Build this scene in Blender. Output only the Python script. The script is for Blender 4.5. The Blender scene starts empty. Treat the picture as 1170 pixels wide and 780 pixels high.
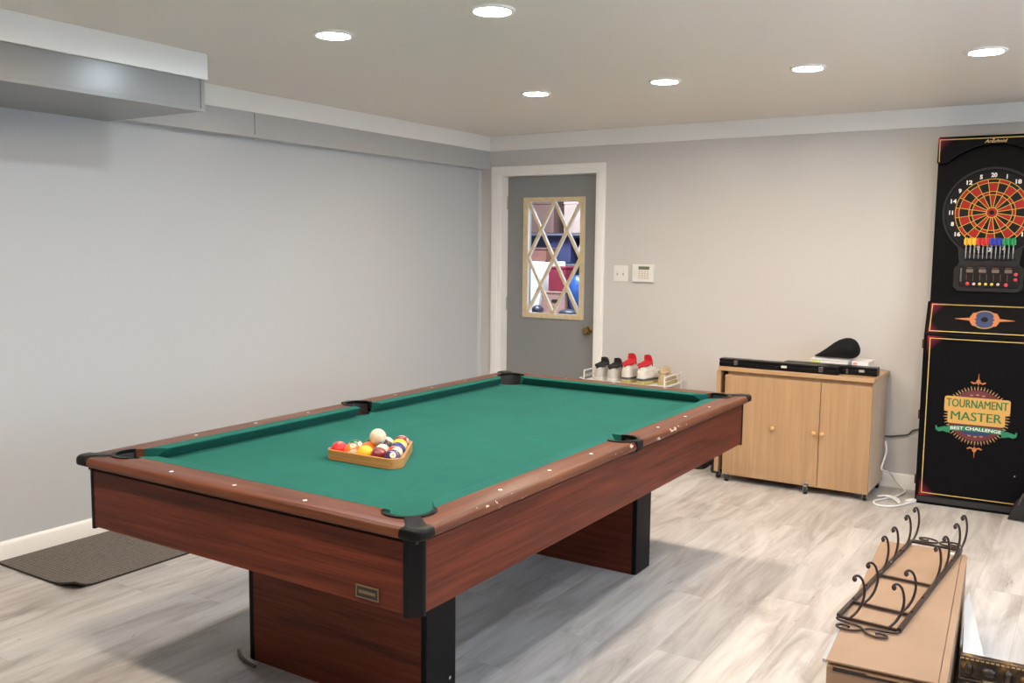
import bpy, math, random
from math import sin, cos, pi, radians as R
from mathutils import Vector, Matrix

random.seed(7)
SC = bpy.context.scene
COL = SC.collection

# ------------------------------------------------------------------ helpers
class MB:
    """collects geometry for ONE mesh object"""
    def __init__(s): s.v, s.f, s.m = [], [], []
    def add(s, vs, fs, m=0):
        o = len(s.v); s.v += [tuple(v) for v in vs]
        for f in fs: s.f.append(tuple(i + o for i in f)); s.m.append(m)
    def box(s, x0, x1, y0, y1, z0, z1, m=0, T=None):
        vs = [Vector(p) for p in ((x0,y0,z0),(x1,y0,z0),(x1,y1,z0),(x0,y1,z0),(x0,y0,z1),(x1,y0,z1),(x1,y1,z1),(x0,y1,z1))]
        if T: vs = [T @ v for v in vs]
        s.add(vs, [(0,3,2,1),(4,5,6,7),(0,1,5,4),(1,2,6,5),(2,3,7,6),(3,0,4,7)], m); return s
    def prism(s, poly, a0, a1, axis='z', m=0, ms=None):
        a = sum(poly[i][0]*poly[(i+1)%len(poly)][1]-poly[(i+1)%len(poly)][0]*poly[i][1] for i in range(len(poly)))
        if a < 0: poly = poly[::-1]
        n = len(poly)
        if axis == 'z': mk = lambda u,v,w: (u,v,w)
        elif axis == 'x': mk = lambda u,v,w: (w,u,v)        # poly in (y,z)
        else: mk = lambda u,v,w: (u,-w,v)                    # poly in (x,z), depth towards -y
        vs = [mk(u,v,a0) for u,v in poly] + [mk(u,v,a1) for u,v in poly]
        s.add(vs, [tuple(range(n))[::-1], tuple(range(n,2*n))], m)
        s.add(vs, [(i,(i+1)%n,n+(i+1)%n,n+i) for i in range(n)], m if ms is None else ms); return s
    def loft(s, rings, cap0=True, cap1=True, closed=True, m=0):
        n = len(rings[0]); vs = [p for r in rings for p in r]; fs = []
        for i in range(len(rings)-1):
            for j in range(n if closed else n-1):
                k = (j+1) % n
                fs.append((i*n+j, i*n+k, (i+1)*n+k, (i+1)*n+j))
        if cap0: fs.append(tuple(range(n))[::-1])
        if cap1: fs.append(tuple((len(rings)-1)*n+j for j in range(n)))
        s.add(vs, fs, m); return s
    def tube(s, path, r, n=8, m=0, closed=False):
        P = [Vector(p) for p in path]; rings = []
        up = Vector((0,0,1)); prev = None
        for i, p in enumerate(P):
            if closed: t = (P[(i+1)%len(P)] - P[i-1])
            else: t = (P[min(i+1,len(P)-1)] - P[max(i-1,0)])
            t.normalize()
            if prev is None:
                a = up.cross(t)
                if a.length < .05: a = Vector((1,0,0)).cross(t)
            else: a = prev - t*prev.dot(t)
            a.normalize(); prev = a; b = t.cross(a)
            rr = r[i] if isinstance(r, (list,tuple)) else r
            rings.append([p + (a*cos(2*pi*k/n) + b*sin(2*pi*k/n))*rr for k in range(n)])
        if closed: rings.append(rings[0])
        return s.loft(rings, not closed, not closed, True, m)
    def cyl(s, p0, p1, r, n=20, m=0, r1=None): return s.tube([p0,p1], [r, r if r1 is None else r1], n, m)
    def lathe(s, prof, c=(0,0,0), n=32, m=0, axis='z', cap0=False, cap1=False):
        rings = []
        for r, z in prof:
            ring = []
            for k in range(n):
                a = 2*pi*k/n
                q = (r*cos(a), r*sin(a), z) if axis == 'z' else (r*cos(a), -z, r*sin(a))
                ring.append((q[0]+c[0], q[1]+c[1], q[2]+c[2]))
            rings.append(ring)
        return s.loft(rings, cap0, cap1, True, m)
    def xf(s, M): s.v = [tuple(M @ Vector(v)) for v in s.v]; return s
    def build(s, name, mats, parent=None, bevel=0, smooth=None, seg=2):
        me = bpy.data.meshes.new(name); me.from_pydata(s.v, [], s.f)
        if not isinstance(mats, (list,tuple)): mats = [mats]
        for mt in mats: me.materials.append(mt)
        for p, i in zip(me.polygons, s.m): p.material_index = i
        me.validate(); me.update()
        if smooth:
            for p in me.polygons: p.use_smooth = True
            me.set_sharp_from_angle(angle=R(smooth))
        o = bpy.data.objects.new(name, me); COL.objects.link(o)
        if parent: o.parent = parent
        if bevel:
            b = o.modifiers.new('bevel','BEVEL'); b.width = bevel; b.segments = seg; b.limit_method = 'ANGLE'; b.angle_limit = R(40)
        return o

def rounded(poly, z0, z1, rt, rb, w=None, n=5, rh=None):
    """upright prism whose top (rt) and bottom (rb) edges are rounded where w(x, y) says so"""
    a = sum(poly[i][0]*poly[(i+1)%len(poly)][1]-poly[(i+1)%len(poly)][0]*poly[i][1] for i in range(len(poly)))
    if a < 0: poly = poly[::-1]
    N = len(poly); nr = []
    for i in range(N):
        p0, p1, p2 = Vector(poly[i-1]), Vector(poly[i]), Vector(poly[(i+1)%N])
        e0, e1 = (p1-p0).normalized(), (p2-p1).normalized(); n0, n1 = Vector((-e0.y,e0.x)), Vector((-e1.y,e1.x))
        b = n0+n1; b = b/max(.35, b.length_squared/2); nr.append(b*(w(*poly[i]) if w else 1))
    def ring(d, z): return [(p[0]+q.x*d, p[1]+q.y*d, z) for p, q in zip(poly, nr)]
    k = 1 if rh is None else rh/rt; rings = []
    for i in range(n+1):
        t = pi/2*i/n; rings.append(ring(rb*(1-sin(t)), z0+rb*(1-cos(t))))
    for i in range(n+1):
        t = pi/2*i/n; rings.append(ring(rt*k*(1-cos(t)), z1-rt+rt*sin(t)))
    return MB().loft(rings)

def recalc(o):
    import bmesh
    bm = bmesh.new(); bm.from_mesh(o.data); bmesh.ops.recalc_face_normals(bm, faces=bm.faces); bm.to_mesh(o.data); bm.free(); return o
def tag(o, label, cat, group=None):
    o['label'] = label; o['category'] = cat
    if group: o['group'] = group
    return o
def thing(name, label, cat, loc=(0,0,0), rz=0, group=None):
    o = bpy.data.objects.new(name, None); COL.objects.link(o); o.empty_display_size = .05
    o.location = loc; o.rotation_euler = (0,0,rz); return tag(o, label, cat, group)
def struct(o): o['kind'] = 'structure'; return o
def dup(root, loc=None, rz=None):
    r = root.copy(); COL.objects.link(r)
    if loc is not None: r.location = loc
    if rz is not None: r.rotation_euler = (0,0,rz)
    for ch in list(root.children):
        c = ch.copy(); COL.objects.link(c); c.parent = r
        for g in list(ch.children):
            d = g.copy(); COL.objects.link(d); d.parent = c
    return r
def text(name, s, size, mt, parent, place, bold=0, shear=0, width=None, depth=.0008, spacing=1.0, bend=None):
    """lettering as a mesh; place(x, y, d) maps the flat text into the part's space"""
    cu = bpy.data.curves.new('lettering', 'FONT'); cu.body = s; cu.size = size; cu.align_x = 'CENTER'; cu.align_y = 'CENTER'
    cu.offset = bold; cu.shear = shear; cu.extrude = depth/2; cu.resolution_u = 4; cu.space_character = spacing
    t = bpy.data.objects.new('lettering', cu); COL.objects.link(t)
    dg = bpy.context.evaluated_depsgraph_get(); dg.update()
    me = bpy.data.meshes.new_from_object(t.evaluated_get(dg)); bpy.data.objects.remove(t); bpy.data.curves.remove(cu)
    xs = [v.co.x for v in me.vertices]
    k = 1 if not width else width/(max(xs)-min(xs)); cx = (max(xs)+min(xs))/2
    for v in me.vertices:
        x, y, d = (v.co.x-cx)*k, v.co.y, v.co.z+depth/2
        if bend: y += bend(x)
        v.co = place(x, y, d)
    me.materials.clear(); me.materials.append(mt); me.name = name
    o = bpy.data.objects.new(name, me); COL.objects.link(o)
    if parent: o.parent = parent
    return o

# ------------------------------------------------------------------ materials
def mat(name, c, rough=.5, metal=0, spec=.5, coat=0, emit=None, es=0, var=0, vscale=8, bump=0, bscale=60, stretch=None, alpha=None, trans=0, sheen=0):
    m = bpy.data.materials.new(name); m.use_nodes = True; nt = m.node_tree; b = nt.nodes['Principled BSDF']
    b.inputs['Base Color'].default_value = (*c,1); b.inputs['Roughness'].default_value = rough; b.inputs['Metallic'].default_value = metal
    b.inputs['Specular IOR Level'].default_value = spec; b.inputs['Coat Weight'].default_value = coat
    b.inputs['Transmission Weight'].default_value = trans; b.inputs['Sheen Weight'].default_value = sheen
    if emit: b.inputs['Emission Color'].default_value = (*emit,1); b.inputs['Emission Strength'].default_value = es
    if var or bump:
        tc = nt.nodes.new('ShaderNodeTexCoord'); mp = nt.nodes.new('ShaderNodeMapping'); nt.links.new(tc.outputs['Object'], mp.inputs[0])
        if stretch: mp.inputs['Scale'].default_value = stretch
        nz = nt.nodes.new('ShaderNodeTexNoise'); nz.inputs['Scale'].default_value = vscale; nz.inputs['Detail'].default_value = 5
        nt.links.new(mp.outputs[0], nz.inputs['Vector'])
        if var:
            cr = nt.nodes.new('ShaderNodeValToRGB'); cr.color_ramp.elements[0].position = .3; cr.color_ramp.elements[1].position = .7
            cr.color_ramp.elements[0].color = (*[max(0,x*(1-var)) for x in c],1); cr.color_ramp.elements[1].color = (*[min(1,x*(1+var)) for x in c],1)
            nt.links.new(nz.outputs['Fac'], cr.inputs[0]); nt.links.new(cr.outputs[0], b.inputs['Base Color'])
        if bump:
            n2 = nt.nodes.new('ShaderNodeTexNoise'); n2.inputs['Scale'].default_value = bscale; n2.inputs['Detail'].default_value = 4
            nt.links.new(mp.outputs[0], n2.inputs['Vector'])
            bp = nt.nodes.new('ShaderNodeBump'); bp.inputs['Strength'].default_value = bump; bp.inputs['Distance'].default_value = .004
            nt.links.new(n2.outputs['Fac'], bp.inputs['Height']); nt.links.new(bp.outputs[0], b.inputs['Normal'])
    return m
class NT:
    def __init__(s, m): s.m = m; s.t = m.node_tree; s.b = s.t.nodes['Principled BSDF']
    def n(s, typ, **kw):
        nd = s.t.nodes.new(typ)
        for k, v in kw.items(): setattr(nd, k, v)
        return nd
    def l(s, a, b): s.t.links.new(a, b)
    def val(s, x, sock):
        if hasattr(x, 'is_linked') or hasattr(x, 'links'): s.l(x, sock)
        else: sock.default_value = x
    def math(s, op, a, b=None, c=None):
        nd = s.n('ShaderNodeMath', operation=op); s.val(a, nd.inputs[0])
        if b is not None: s.val(b, nd.inputs[1])
        if c is not None: s.val(c, nd.inputs[2])
        return nd.outputs[0]
    def mix(s, f, a, b, blend='MIX'):
        nd = s.n('ShaderNodeMix', data_type='RGBA', blend_type=blend); s.val(f, nd.inputs[0])
        for x, i in ((a,6),(b,7)):
            if isinstance(x, tuple): nd.inputs[i].default_value = (*x,1)
            else: s.l(x, nd.inputs[i])
        return nd.outputs[2]
    def ramp(s, f, pts):
        nd = s.n('ShaderNodeValToRGB'); e = nd.color_ramp.elements
        while len(e) < len(pts): e.new(.5)
        for el, (p, c) in zip(e, pts): el.position = p; el.color = (*c,1) if isinstance(c, tuple) else (c,c,c,1)
        s.l(f, nd.inputs[0]); return nd.outputs[0]
    def noise(s, vec, scale, detail=4, rough=.5, dist=0):
        nd = s.n('ShaderNodeTexNoise'); nd.inputs['Scale'].default_value = scale; nd.inputs['Detail'].default_value = detail
        nd.inputs['Roughness'].default_value = rough; nd.inputs['Distortion'].default_value = dist; s.l(vec, nd.inputs['Vector']); return nd.outputs['Fac']
    def coord(s, scale=(1,1,1), loc=(0,0,0), rot=(0,0,0)):
        tc = s.n('ShaderNodeTexCoord'); mp = s.n('ShaderNodeMapping'); mp.inputs['Scale'].default_value = scale; mp.inputs['Location'].default_value = loc; mp.inputs['Rotation'].default_value = rot
        s.l(tc.outputs['Object'], mp.inputs[0]); return mp.outputs[0]
    def sep(s, vec): nd = s.n('ShaderNodeSeparateXYZ'); s.l(vec, nd.inputs[0]); return nd.outputs
    def bump(s, h, strength=.3, dist=.002):
        nd = s.n('ShaderNodeBump'); nd.inputs['Strength'].default_value = strength; nd.inputs['Distance'].default_value = dist
        s.l(h, nd.inputs['Height']); s.l(nd.outputs[0], s.b.inputs['Normal'])

def wood(name, dark, light, axis, rough=.35, coat=0, fine=1.0, chips=None, spec=.5):
    m = mat(name, light, rough, coat=coat, spec=spec); k = NT(m)
    sc = {'x':(1.2,26,26), 'y':(26,1.2,26), 'z':(26,26,1.2)}[axis]
    v = k.coord(tuple(a*fine for a in sc))
    a = k.noise(v, 1.6, 6, .6, .6); sc2 = {'x':(2,120,120), 'y':(120,2,120), 'z':(120,120,2)}[axis]
    b = k.noise(k.coord(sc2), 1.5, 3)
    f = k.math('ADD', k.math('MULTIPLY', a, .7), k.math('MULTIPLY', b, .3))
    c = k.ramp(f, [(.36, dark), (.62, light)])
    if chips:  # worn flakes along the outer edge of the rail, bare board showing
        ox, oy, oz = k.sep(k.coord())
        edge = k.math('MULTIPLY', k.math('GREATER_THAN', ox, chips), k.math('LESS_THAN', oz, .7655))
        nz = k.noise(k.coord((1,1,1.6)), 26, 3, .6); big = k.noise(k.coord((1,1,1)), 3.1, 1)
        w = k.math('GREATER_THAN', k.math('ADD', nz, k.math('MULTIPLY', big, .35)), .850)
        c = k.mix(k.math('MULTIPLY', edge, w), c, (.60,.46,.36))
    k.l(c, k.b.inputs['Base Color']); k.bump(b, .05, .001); return m

M = {}
M['wall'] = mat('wall paint', (.56,.565,.56), .33, spec=.4)
def wall_mat(name, col, vertical):
    m = mat(name, col, .30, spec=.40); k = NT(m)
    v = k.coord((34,34,.7)); n = k.noise(v, 1.0, 2)
    x = k.sep(k.coord())[0 if vertical == 'x' else 1]
    g = k.math('LESS_THAN', k.math('ABSOLUTE', k.math('SUBTRACT', k.math('FRACT', k.math('MULTIPLY', x, 1/.193)), .5)), .006)
    h = k.math('SUBTRACT', k.math('MULTIPLY', n, .25), g)
    k.bump(h, .12, .002); return m
M['wall_b'] = wall_mat('panelled wall paint', (.60,.585,.57), 'x')
M['wall_l'] = wall_mat('grey wall paint', (.515,.535,.55), 'y')
M['beam'] = mat('grey gloss paint', (.25,.25,.245), .28, spec=.5, bump=.03, bscale=40)
M['ceil'] = mat('ceiling paint', (.77,.715,.645), .38, spec=.35, bump=.03, bscale=25)
M['trim'] = mat('white trim paint', (.91,.90,.87), .38, bump=.03, bscale=30)
M['door'] = mat('grey door paint', (.25,.255,.255), .42, bump=.03, bscale=60)
M['white'] = mat('white plastic', (.80,.79,.77), .35)
M['whitewire'] = mat('white coated wire', (.82,.82,.80), .35)
M['hinge'] = mat('aged nickel', (.42,.39,.33), .4, metal=.8)
M['brass'] = mat('aged brass', (.26,.17,.07), .35, metal=1)
M['grille'] = mat('pale grille wood', (.66,.54,.33), .5, var=.1, vscale=30)
M['glass'] = mat('window glass', (1,1,1), .02, trans=1); NT(M['glass']).b.inputs['IOR'].default_value = 1.02
M['blackpl'] = mat('black plastic', (.006,.006,.0065), .34, spec=.18, bump=.05, bscale=120)
M['blacklam'] = mat('black laminate', (.006,.006,.007), .48, spec=.12)
M['blackrub'] = mat('black rubber', (.02,.02,.02), .7)
M['chrome'] = mat('dull chrome', (.6,.6,.6), .25, metal=1)
M['maho_x'] = wood('mahogany laminate lengthwise x', (.066,.013,.007), (.160,.036,.018), 'x', .42, spec=.2)
M['maho_y'] = wood('mahogany laminate lengthwise y', (.066,.013,.007), (.160,.036,.018), 'y', .42, spec=.2)
M['rail_x'] = wood('mahogany rail x', (.070,.021,.010), (.150,.050,.024), 'x', .36, spec=.3)
M['rail_y'] = wood('mahogany rail y', (.070,.021,.010), (.150,.050,.024), 'y', .36, spec=.3)
M['rail_w'] = wood('worn mahogany rail', (.070,.021,.010), (.150,.050,.024), 'y', .36, spec=.3, chips=.693)
M['beech'] = wood('beech laminate', (.38,.23,.115), (.48,.30,.16), 'z', .42, fine=.7)
M['beech_x'] = wood('beech worktop', (.40,.245,.125), (.50,.315,.17), 'x', .38, fine=.7)
M['rackwood'] = wood('oiled oak', (.34,.150,.040), (.52,.26,.085), 'x', .32, coat=.2)
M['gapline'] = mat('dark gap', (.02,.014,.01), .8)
M['iron'] = mat('wrought iron brown', (.045,.028,.022), .42, metal=.35)
M['card'] = mat('brown cardboard', (.295,.185,.112), .8, var=.06, vscale=6, bump=.05, bscale=30)
M['cardin'] = mat('cardboard edge', (.30,.18,.10), .9)
M['foam'] = mat('white foam', (.56,.55,.53), .75)
def felt():
    m = mat('green felt', (.010,.135,.095), .95, spec=.15, sheen=.12); k = NT(m)
    k.b.inputs['Sheen Tint'].default_value = (.25,.8,.6,1); k.b.inputs['Sheen Roughness'].default_value = .5
    v = k.coord(); a = k.noise(v, 5, 4); b = k.noise(k.coord((60,8,60), rot=(0,0,.5)), 1, 2)
    # faint chalk marks
    f = k.math('ADD', k.math('MULTIPLY', a, .6), k.math('MULTIPLY', b, .4))
    k.l(k.ramp(f, [(.3,(.006,.080,.064)),(.7,(.009,.104,.083))]), k.b.inputs['Base Color'])
    k.bump(k.noise(v, 900, 2), .15, .001); return m
M['felt'] = felt()
def floor_mat():
    m = mat('pale oak planks', (.6,.55,.5), .42, spec=.4); k = NT(m)
    P = k.coord(rot=(0,0,0)); x, y, _ = k.sep(P)
    W_, L_ = .182, 1.22
    row = k.math('FLOOR', k.math('DIVIDE', k.math('ADD', x, .06), W_))
    wn = k.n('ShaderNodeTexWhiteNoise', noise_dimensions='1D'); k.l(row, wn.inputs['W'])
    yy = k.math('ADD', k.math('DIVIDE', y, L_), wn.outputs['Value'])
    idn = k.math('ADD', k.math('MULTIPLY', row, 7.31), k.math('FLOOR', yy))
    w2 = k.n('ShaderNodeTexWhiteNoise', noise_dimensions='1D'); k.l(idn, w2.inputs['W'])
    cb = k.n('ShaderNodeCombineXYZ'); k.l(k.math('ADD', k.math('MULTIPLY', x, 9), k.math('MULTIPLY', w2.outputs['Value'], 37)), cb.inputs[0]); k.l(k.math('ADD', k.math('MULTIPLY', y, 1.5), k.math('MULTIPLY', w2.outputs['Value'], 91)), cb.inputs[1])
    g1 = k.noise(cb.outputs[0], 1.1, 7, .62, .8)
    cb2 = k.n('ShaderNodeCombineXYZ'); k.l(k.math('MULTIPLY', x, 70), cb2.inputs[0]); k.l(k.math('ADD', k.math('MULTIPLY', y, 3.0), k.math('MULTIPLY', w2.outputs['Value'], 50)), cb2.inputs[1])
    g2 = k.noise(cb2.outputs[0], 1, 4)
    base = k.ramp(g1, [(.27,(.33,.305,.29)),(.42,(.49,.465,.445)),(.55,(.605,.585,.57)),(.74,(.69,.675,.665))])
    tint = k.ramp(w2.outputs['Value'], [(0,(.84,.82,.80)),(.5,(.97,.96,.95)),(1,(1.0,.98,.955))])
    c = k.mix(1.0, base, tint, 'MULTIPLY')
    c = k.mix(.22, c, k.ramp(g2, [(.3,(.55,.50,.46)),(.65,(1,1,1))]), 'MULTIPLY')
    # long thin dark cracks in the grain
    cb3 = k.n('ShaderNodeCombineXYZ'); k.l(k.math('ADD', k.math('MULTIPLY', x, 12), k.math('MULTIPLY', w2.outputs['Value'], 13)), cb3.inputs[0]); k.l(k.math('ADD', k.math('MULTIPLY', y, .75), k.math('MULTIPLY', w2.outputs['Value'], 29)), cb3.inputs[1])
    cr = k.math('LESS_THAN', k.math('ABSOLUTE', k.math('SUBTRACT', k.noise(cb3.outputs[0], 1.0, 3, .5, .4), .47)), .0022)
    cr = k.math('MULTIPLY', cr, k.math('GREATER_THAN', k.noise(cb3.outputs[0], .9, 1), .585))
    c = k.mix(k.math('MULTIPLY', cr, .55), c, (.20,.165,.14))
    sx = k.math('ABSOLUTE', k.math('SUBTRACT', k.math('FRACT', k.math('DIVIDE', k.math('ADD', x, .06), W_)), .5))
    sy = k.math('ABSOLUTE', k.math('SUBTRACT', k.math('FRACT', yy), .5))
    seam = k.math('MAXIMUM', k.math('GREATER_THAN', sx, .4935), k.math('GREATER_THAN', sy, .4988))
    c = k.mix(k.math('MULTIPLY', seam, .32), c, (.22,.19,.165))
    k.l(c, k.b.inputs['Base Color']); k.bump(k.math('SUBTRACT', k.math('MULTIPLY', g1, .5), seam), .08, .001); return m
M['floor'] = floor_mat()
def mat_mat():
    m = mat('grey ribbed carpet', (.2,.17,.145), .95, spec=.1); k = NT(m)
    x, y, _ = k.sep(k.coord()); st = k.math('SINE', k.math('MULTIPLY', y, 2*pi/.017)); st2 = k.math('SINE', k.math('MULTIPLY', x, 2*pi/.012))
    n = k.noise(k.coord((1,1,1)), 160, 3); f = k.math('ADD', k.math('ADD', k.math('MULTIPLY', st, .16), k.math('MULTIPLY', st2, .06)), n)
    k.l(k.ramp(f, [(.25,(.105,.09,.08)),(.75,(.225,.20,.178))]), k.b.inputs['Base Color']); k.bump(f, .4, .003); return m
M['carpet'] = mat_mat()

# ------------------------------------------------------------------ the room (x: along the far wall, y: towards it, z: up)
ZC = 2.292; XR = 5.9; YR = -8.2; GX0, GX1, GY1 = -2.6, 2.6, 3.4
struct(MB().box(-.15, XR+.15, YR-.15, .0, -.12, 0).build('floor', M['floor']))
struct(MB().box(-.15, XR+.15, YR-.15, .0, ZC, ZC+.12).build('ceiling', M['ceil']))
struct(MB().box(-.15, 0, YR-.15, .15, 0, ZC).build('wall_left', M['wall_l']))
DX0, DX1, DZ = .200, 1.036, 2.000      # door opening
b = MB(); b.box(0, DX0, 0, .15, 0, ZC); b.box(DX1, XR+.15, 0, .15, 0, ZC); b.box(DX0, DX1, 0, .15, DZ, ZC)
struct(b.build('wall_back', M['wall_b']))
# side wall with a daylight window, beside the photographer
WY0, WY1, WZ0, WZ1 = -4.1, -2.0, .85, 2.0
b = MB(); b.box(XR, XR+.15, YR, WY0, 0, ZC); b.box(XR, XR+.15, WY1, 0, 0, ZC); b.box(XR, XR+.15, WY0, WY1, 0, WZ0); b.box(XR, XR+.15, WY0, WY1, WZ1, ZC)
struct(b.build('wall_right', M['wall_b']))
struct(MB().box(0, XR, YR-.15, YR, 0, ZC).build('wall_rear', M['wall_b']))
def glazing(name, axis, a0, a1, z0, z1, d, bars):
    fr = MB(); w = .05
    def bx(u0,u1,z0_,z1_):
        if axis == 'y': fr.box(d+.03, d+.09, u0, u1, z0_, z1_)
        else: fr.box(u0, u1, d-.09, d-.03, z0_, z1_)
    bx(a0,a0+w,z0,z1); bx(a1-w,a1,z0,z1); bx(a0+w,a1-w,z0,z0+w); bx(a0+w,a1-w,z1-w,z1)
    for i in range(1, bars+1):
        c = a0+(a1-a0)*i/(bars+1); bx(c-.02,c+.02,z0+w,z1-w)
    o = struct(fr.build(name, M['trim']))
    g = MB()
    if axis == 'y': g.box(d+.055, d+.061, a0+w, a1-w, z0+w, z1-w)
    else: g.box(a0+w, a1-w, d-.061, d-.055, z0+w, z1-w)
    g.build('window_pane', M['glass'], o); return o
glazing('window_1', 'y', WY0, WY1, WZ0, WZ1, XR, 1)

# crown boards, beam and boxed duct along the left wall
struct(MB().box(.087, XR, -.016, 0, 2.180, ZC).build('trim_1', M['trim'], bevel=.003))
struct(MB().box(.087, .103, -3.18, -.016, 2.180, ZC).build('trim_2', M['trim'], bevel=.003))
b = MB(); b.box(0, .087, -3.18, -2.344, 2.045, ZC); b.box(0, .087, -2.338, 0, 2.045, ZC); b.box(0, .080, -2.35, -2.33, 2.047, ZC)
b.box(.087, .091, -3.18, 0, 2.045, 2.061); b.box(.087, .0905, -.012, 0, 2.061, 2.180)
struct(b.build('trim_3', mat('beam grey paint', (.47,.475,.47), .3, spec=.4)))
b = MB(); b.box(0, .700, YR, -3.185, 2.040, ZC); b.box(.700, .706, YR, -3.18, 2.036, 2.052); b.box(.700, .706, -3.200, -3.180, 2.052, 2.178)
struct(b.build('trim_4', M['beam'], bevel=.0015))
b = MB(); b.box(.700, .716, YR, -3.168, 2.178, ZC); b.box(0, .700, -3.185, -3.168, 2.178, ZC)
struct(b.build('trim_5', M['trim'], bevel=.003))
struct(MB().prism([(0,0),(.022,0),(.016,-.012),(.010,-.018),(0,-.024)], 0, 2.045).build('trim_6', M['wall_l'], smooth=50))
# baseboards
bl = [(0,0),(.013,0),(.013,.078),(.009,.086),(.004,.092),(0,.092)]
def baseboard(name, pts, axis, a0, a1):
    if axis == 'y':
        o = MB().prism([(x, y) for x, y in pts], 0, 1).v
    b = MB(); n = len(pts)
    if axis == 'y': r0 = [(x, a0, z) for x, z in pts]; r1 = [(x, a1, z) for x, z in pts]
    else: r0 = [(a0, -x, z) for x, z in pts]; r1 = [(a1, -x, z) for x, z in pts]
    b.loft([r0, r1]); return struct(recalc(b.build(name, M['trim'], smooth=40)))
baseboard('baseboard_left', bl, 'y', YR, -.03)
baseboard('baseboard_back', bl, 'x', 1.102, XR)

# door with its casing
cas = MB(); cw = .083
def casing_profile(x): return x
for (x0,x1,z0,z1) in ((DX0-cw, DX0, 0, 2.0), (DX1, DX1+.064, 0, 2.0), (DX0-cw, DX1+.064, 2.0, 2.060)):
    cas.box(x0, x1, -.016, 0, z0, z1)
cas.box(DX0-cw+.012, DX0-.02, -.022, -.016, 0, 2.0); cas.box(DX1+.012, DX1+.052, -.022, -.016, 0, 2.0); cas.box(DX0-cw+.012, DX1+.052, -.022, -.016, 2.012, 2.048)
# jambs and stops
cas.box(DX0, DX0+.012, -.012, .15, 0, DZ); cas.box(DX1-.012, DX1, -.012, .15, 0, DZ); cas.box(DX0+.012, DX1-.012, -.012, .15, DZ-.012, DZ)
struct(cas.build('trim_7', M['trim'], bevel=.003))
DY = .078
d0, d1, dz = DX0+.014, DX1-.014, DZ-.016
gx0, gx1, gz0, gz1 = .362, .896, .912, 1.826           # outer edge of the pale grille frame
ox0, ox1, oz0, oz1 = .404, .858, .948, 1.794           # the opening in it
b = MB(); b.box(d0, ox0, DY, DY+.042, .006, dz); b.box(ox1, d1, DY, DY+.042, .006, dz); b.box(ox0, ox1, DY, DY+.042, .006, oz0); b.box(ox0, ox1, DY, DY+.042, oz1, dz)
door = struct(b.build('door_1', M['door']))
b = MB()
def bar(b, p, q, w, ya, yb):
    p, q = Vector((p[0],0,p[1])), Vector((q[0],0,q[1])); t = (q-p).normalized(); n = Vector((-t.z,0,t.x))*w/2
    c = [p+n, p-n, q-n, q+n]; vs = [(v.x, ya, v.z) for v in c] + [(v.x, yb, v.z) for v in c]
    b.add(vs, [(0,1,2,3)], 0); b.add(vs, [(0,4,5,1),(1,5,6,2),(2,6,7,3),(3,7,4,0),(7,6,5,4)], 1)
for (x0,x1,z0,z1) in ((gx0,ox0,gz0,gz1),(ox1,gx1,gz0,gz1),(ox0,ox1,gz0,oz0),(ox0,ox1,oz1,gz1)):
    vs = [(x0,DY-.012,z0),(x1,DY-.012,z0),(x1,DY-.012,z1),(x0,DY-.012,z1)]; vs += [(v[0], DY+.0, v[2]) for v in vs]
    b.add(vs, [(0,1,2,3)], 0); b.add(vs, [(0,4,5,1),(1,5,6,2),(2,6,7,3),(3,7,4,0),(7,6,5,4)], 1)
frame = recalc(b.build('grille_frame', [M['grille'], M['white']], door))
b = MB()
for q in ((ox0,ox0+.002,oz0,oz1),(ox1-.002,ox1,oz0,oz1),(ox0+.002,ox1-.002,oz0,oz0+.002),(ox0+.002,ox1-.002,oz1-.002,oz1)): b.box(q[0],q[1],DY-.0005,DY+.0175,q[2],q[3])
b.build('glazing_bead', M['white'], frame)
cx_, cz_ = (ox0+ox1)/2, (oz0+oz1)/2
segs = [((ox0,oz1),(ox1,oz0)), ((ox1,oz1),(ox0,oz0)), ((ox0,cz_),(cx_,oz1)), ((cx_,oz1),(ox1,cz_)), ((ox1,cz_),(cx_,oz0)), ((cx_,oz0),(ox0,cz_))]
for i, (p, q) in enumerate(segs):
    b = MB(); bar(b, p, q, .021, DY-.010+.0004*i, DY+.016)
    recalc(b.build('lattice_bar', [M['grille'], M['white']], frame))
MB().box(ox0, ox1, DY+.018, DY+.022, oz0, oz1).build('window_pane', M['glass'], door)
for z in (1.79, 1.01):
    h = MB(); h.box(DX0+.003, DX0+.013, DY-.009, DY-.001, z-.045, z+.045); h.cyl((DX0+.015, DY-.007, z-.05), (DX0+.015, DY-.007, z+.05), .006, 10)
    h.build('door_hinge', M['hinge'], door)
k = MB(); k.lathe([(.030,0),(.032,.004),(.026,.009),(.011,.012),(.010,.034),(.018,.040),(.027,.050),(.028,.060),(.022,.068),(.0,.070)], (.943, DY, .838), 24, axis='y', cap0=True)
k.build('door_knob', M['brass'], door, smooth=40)

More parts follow.
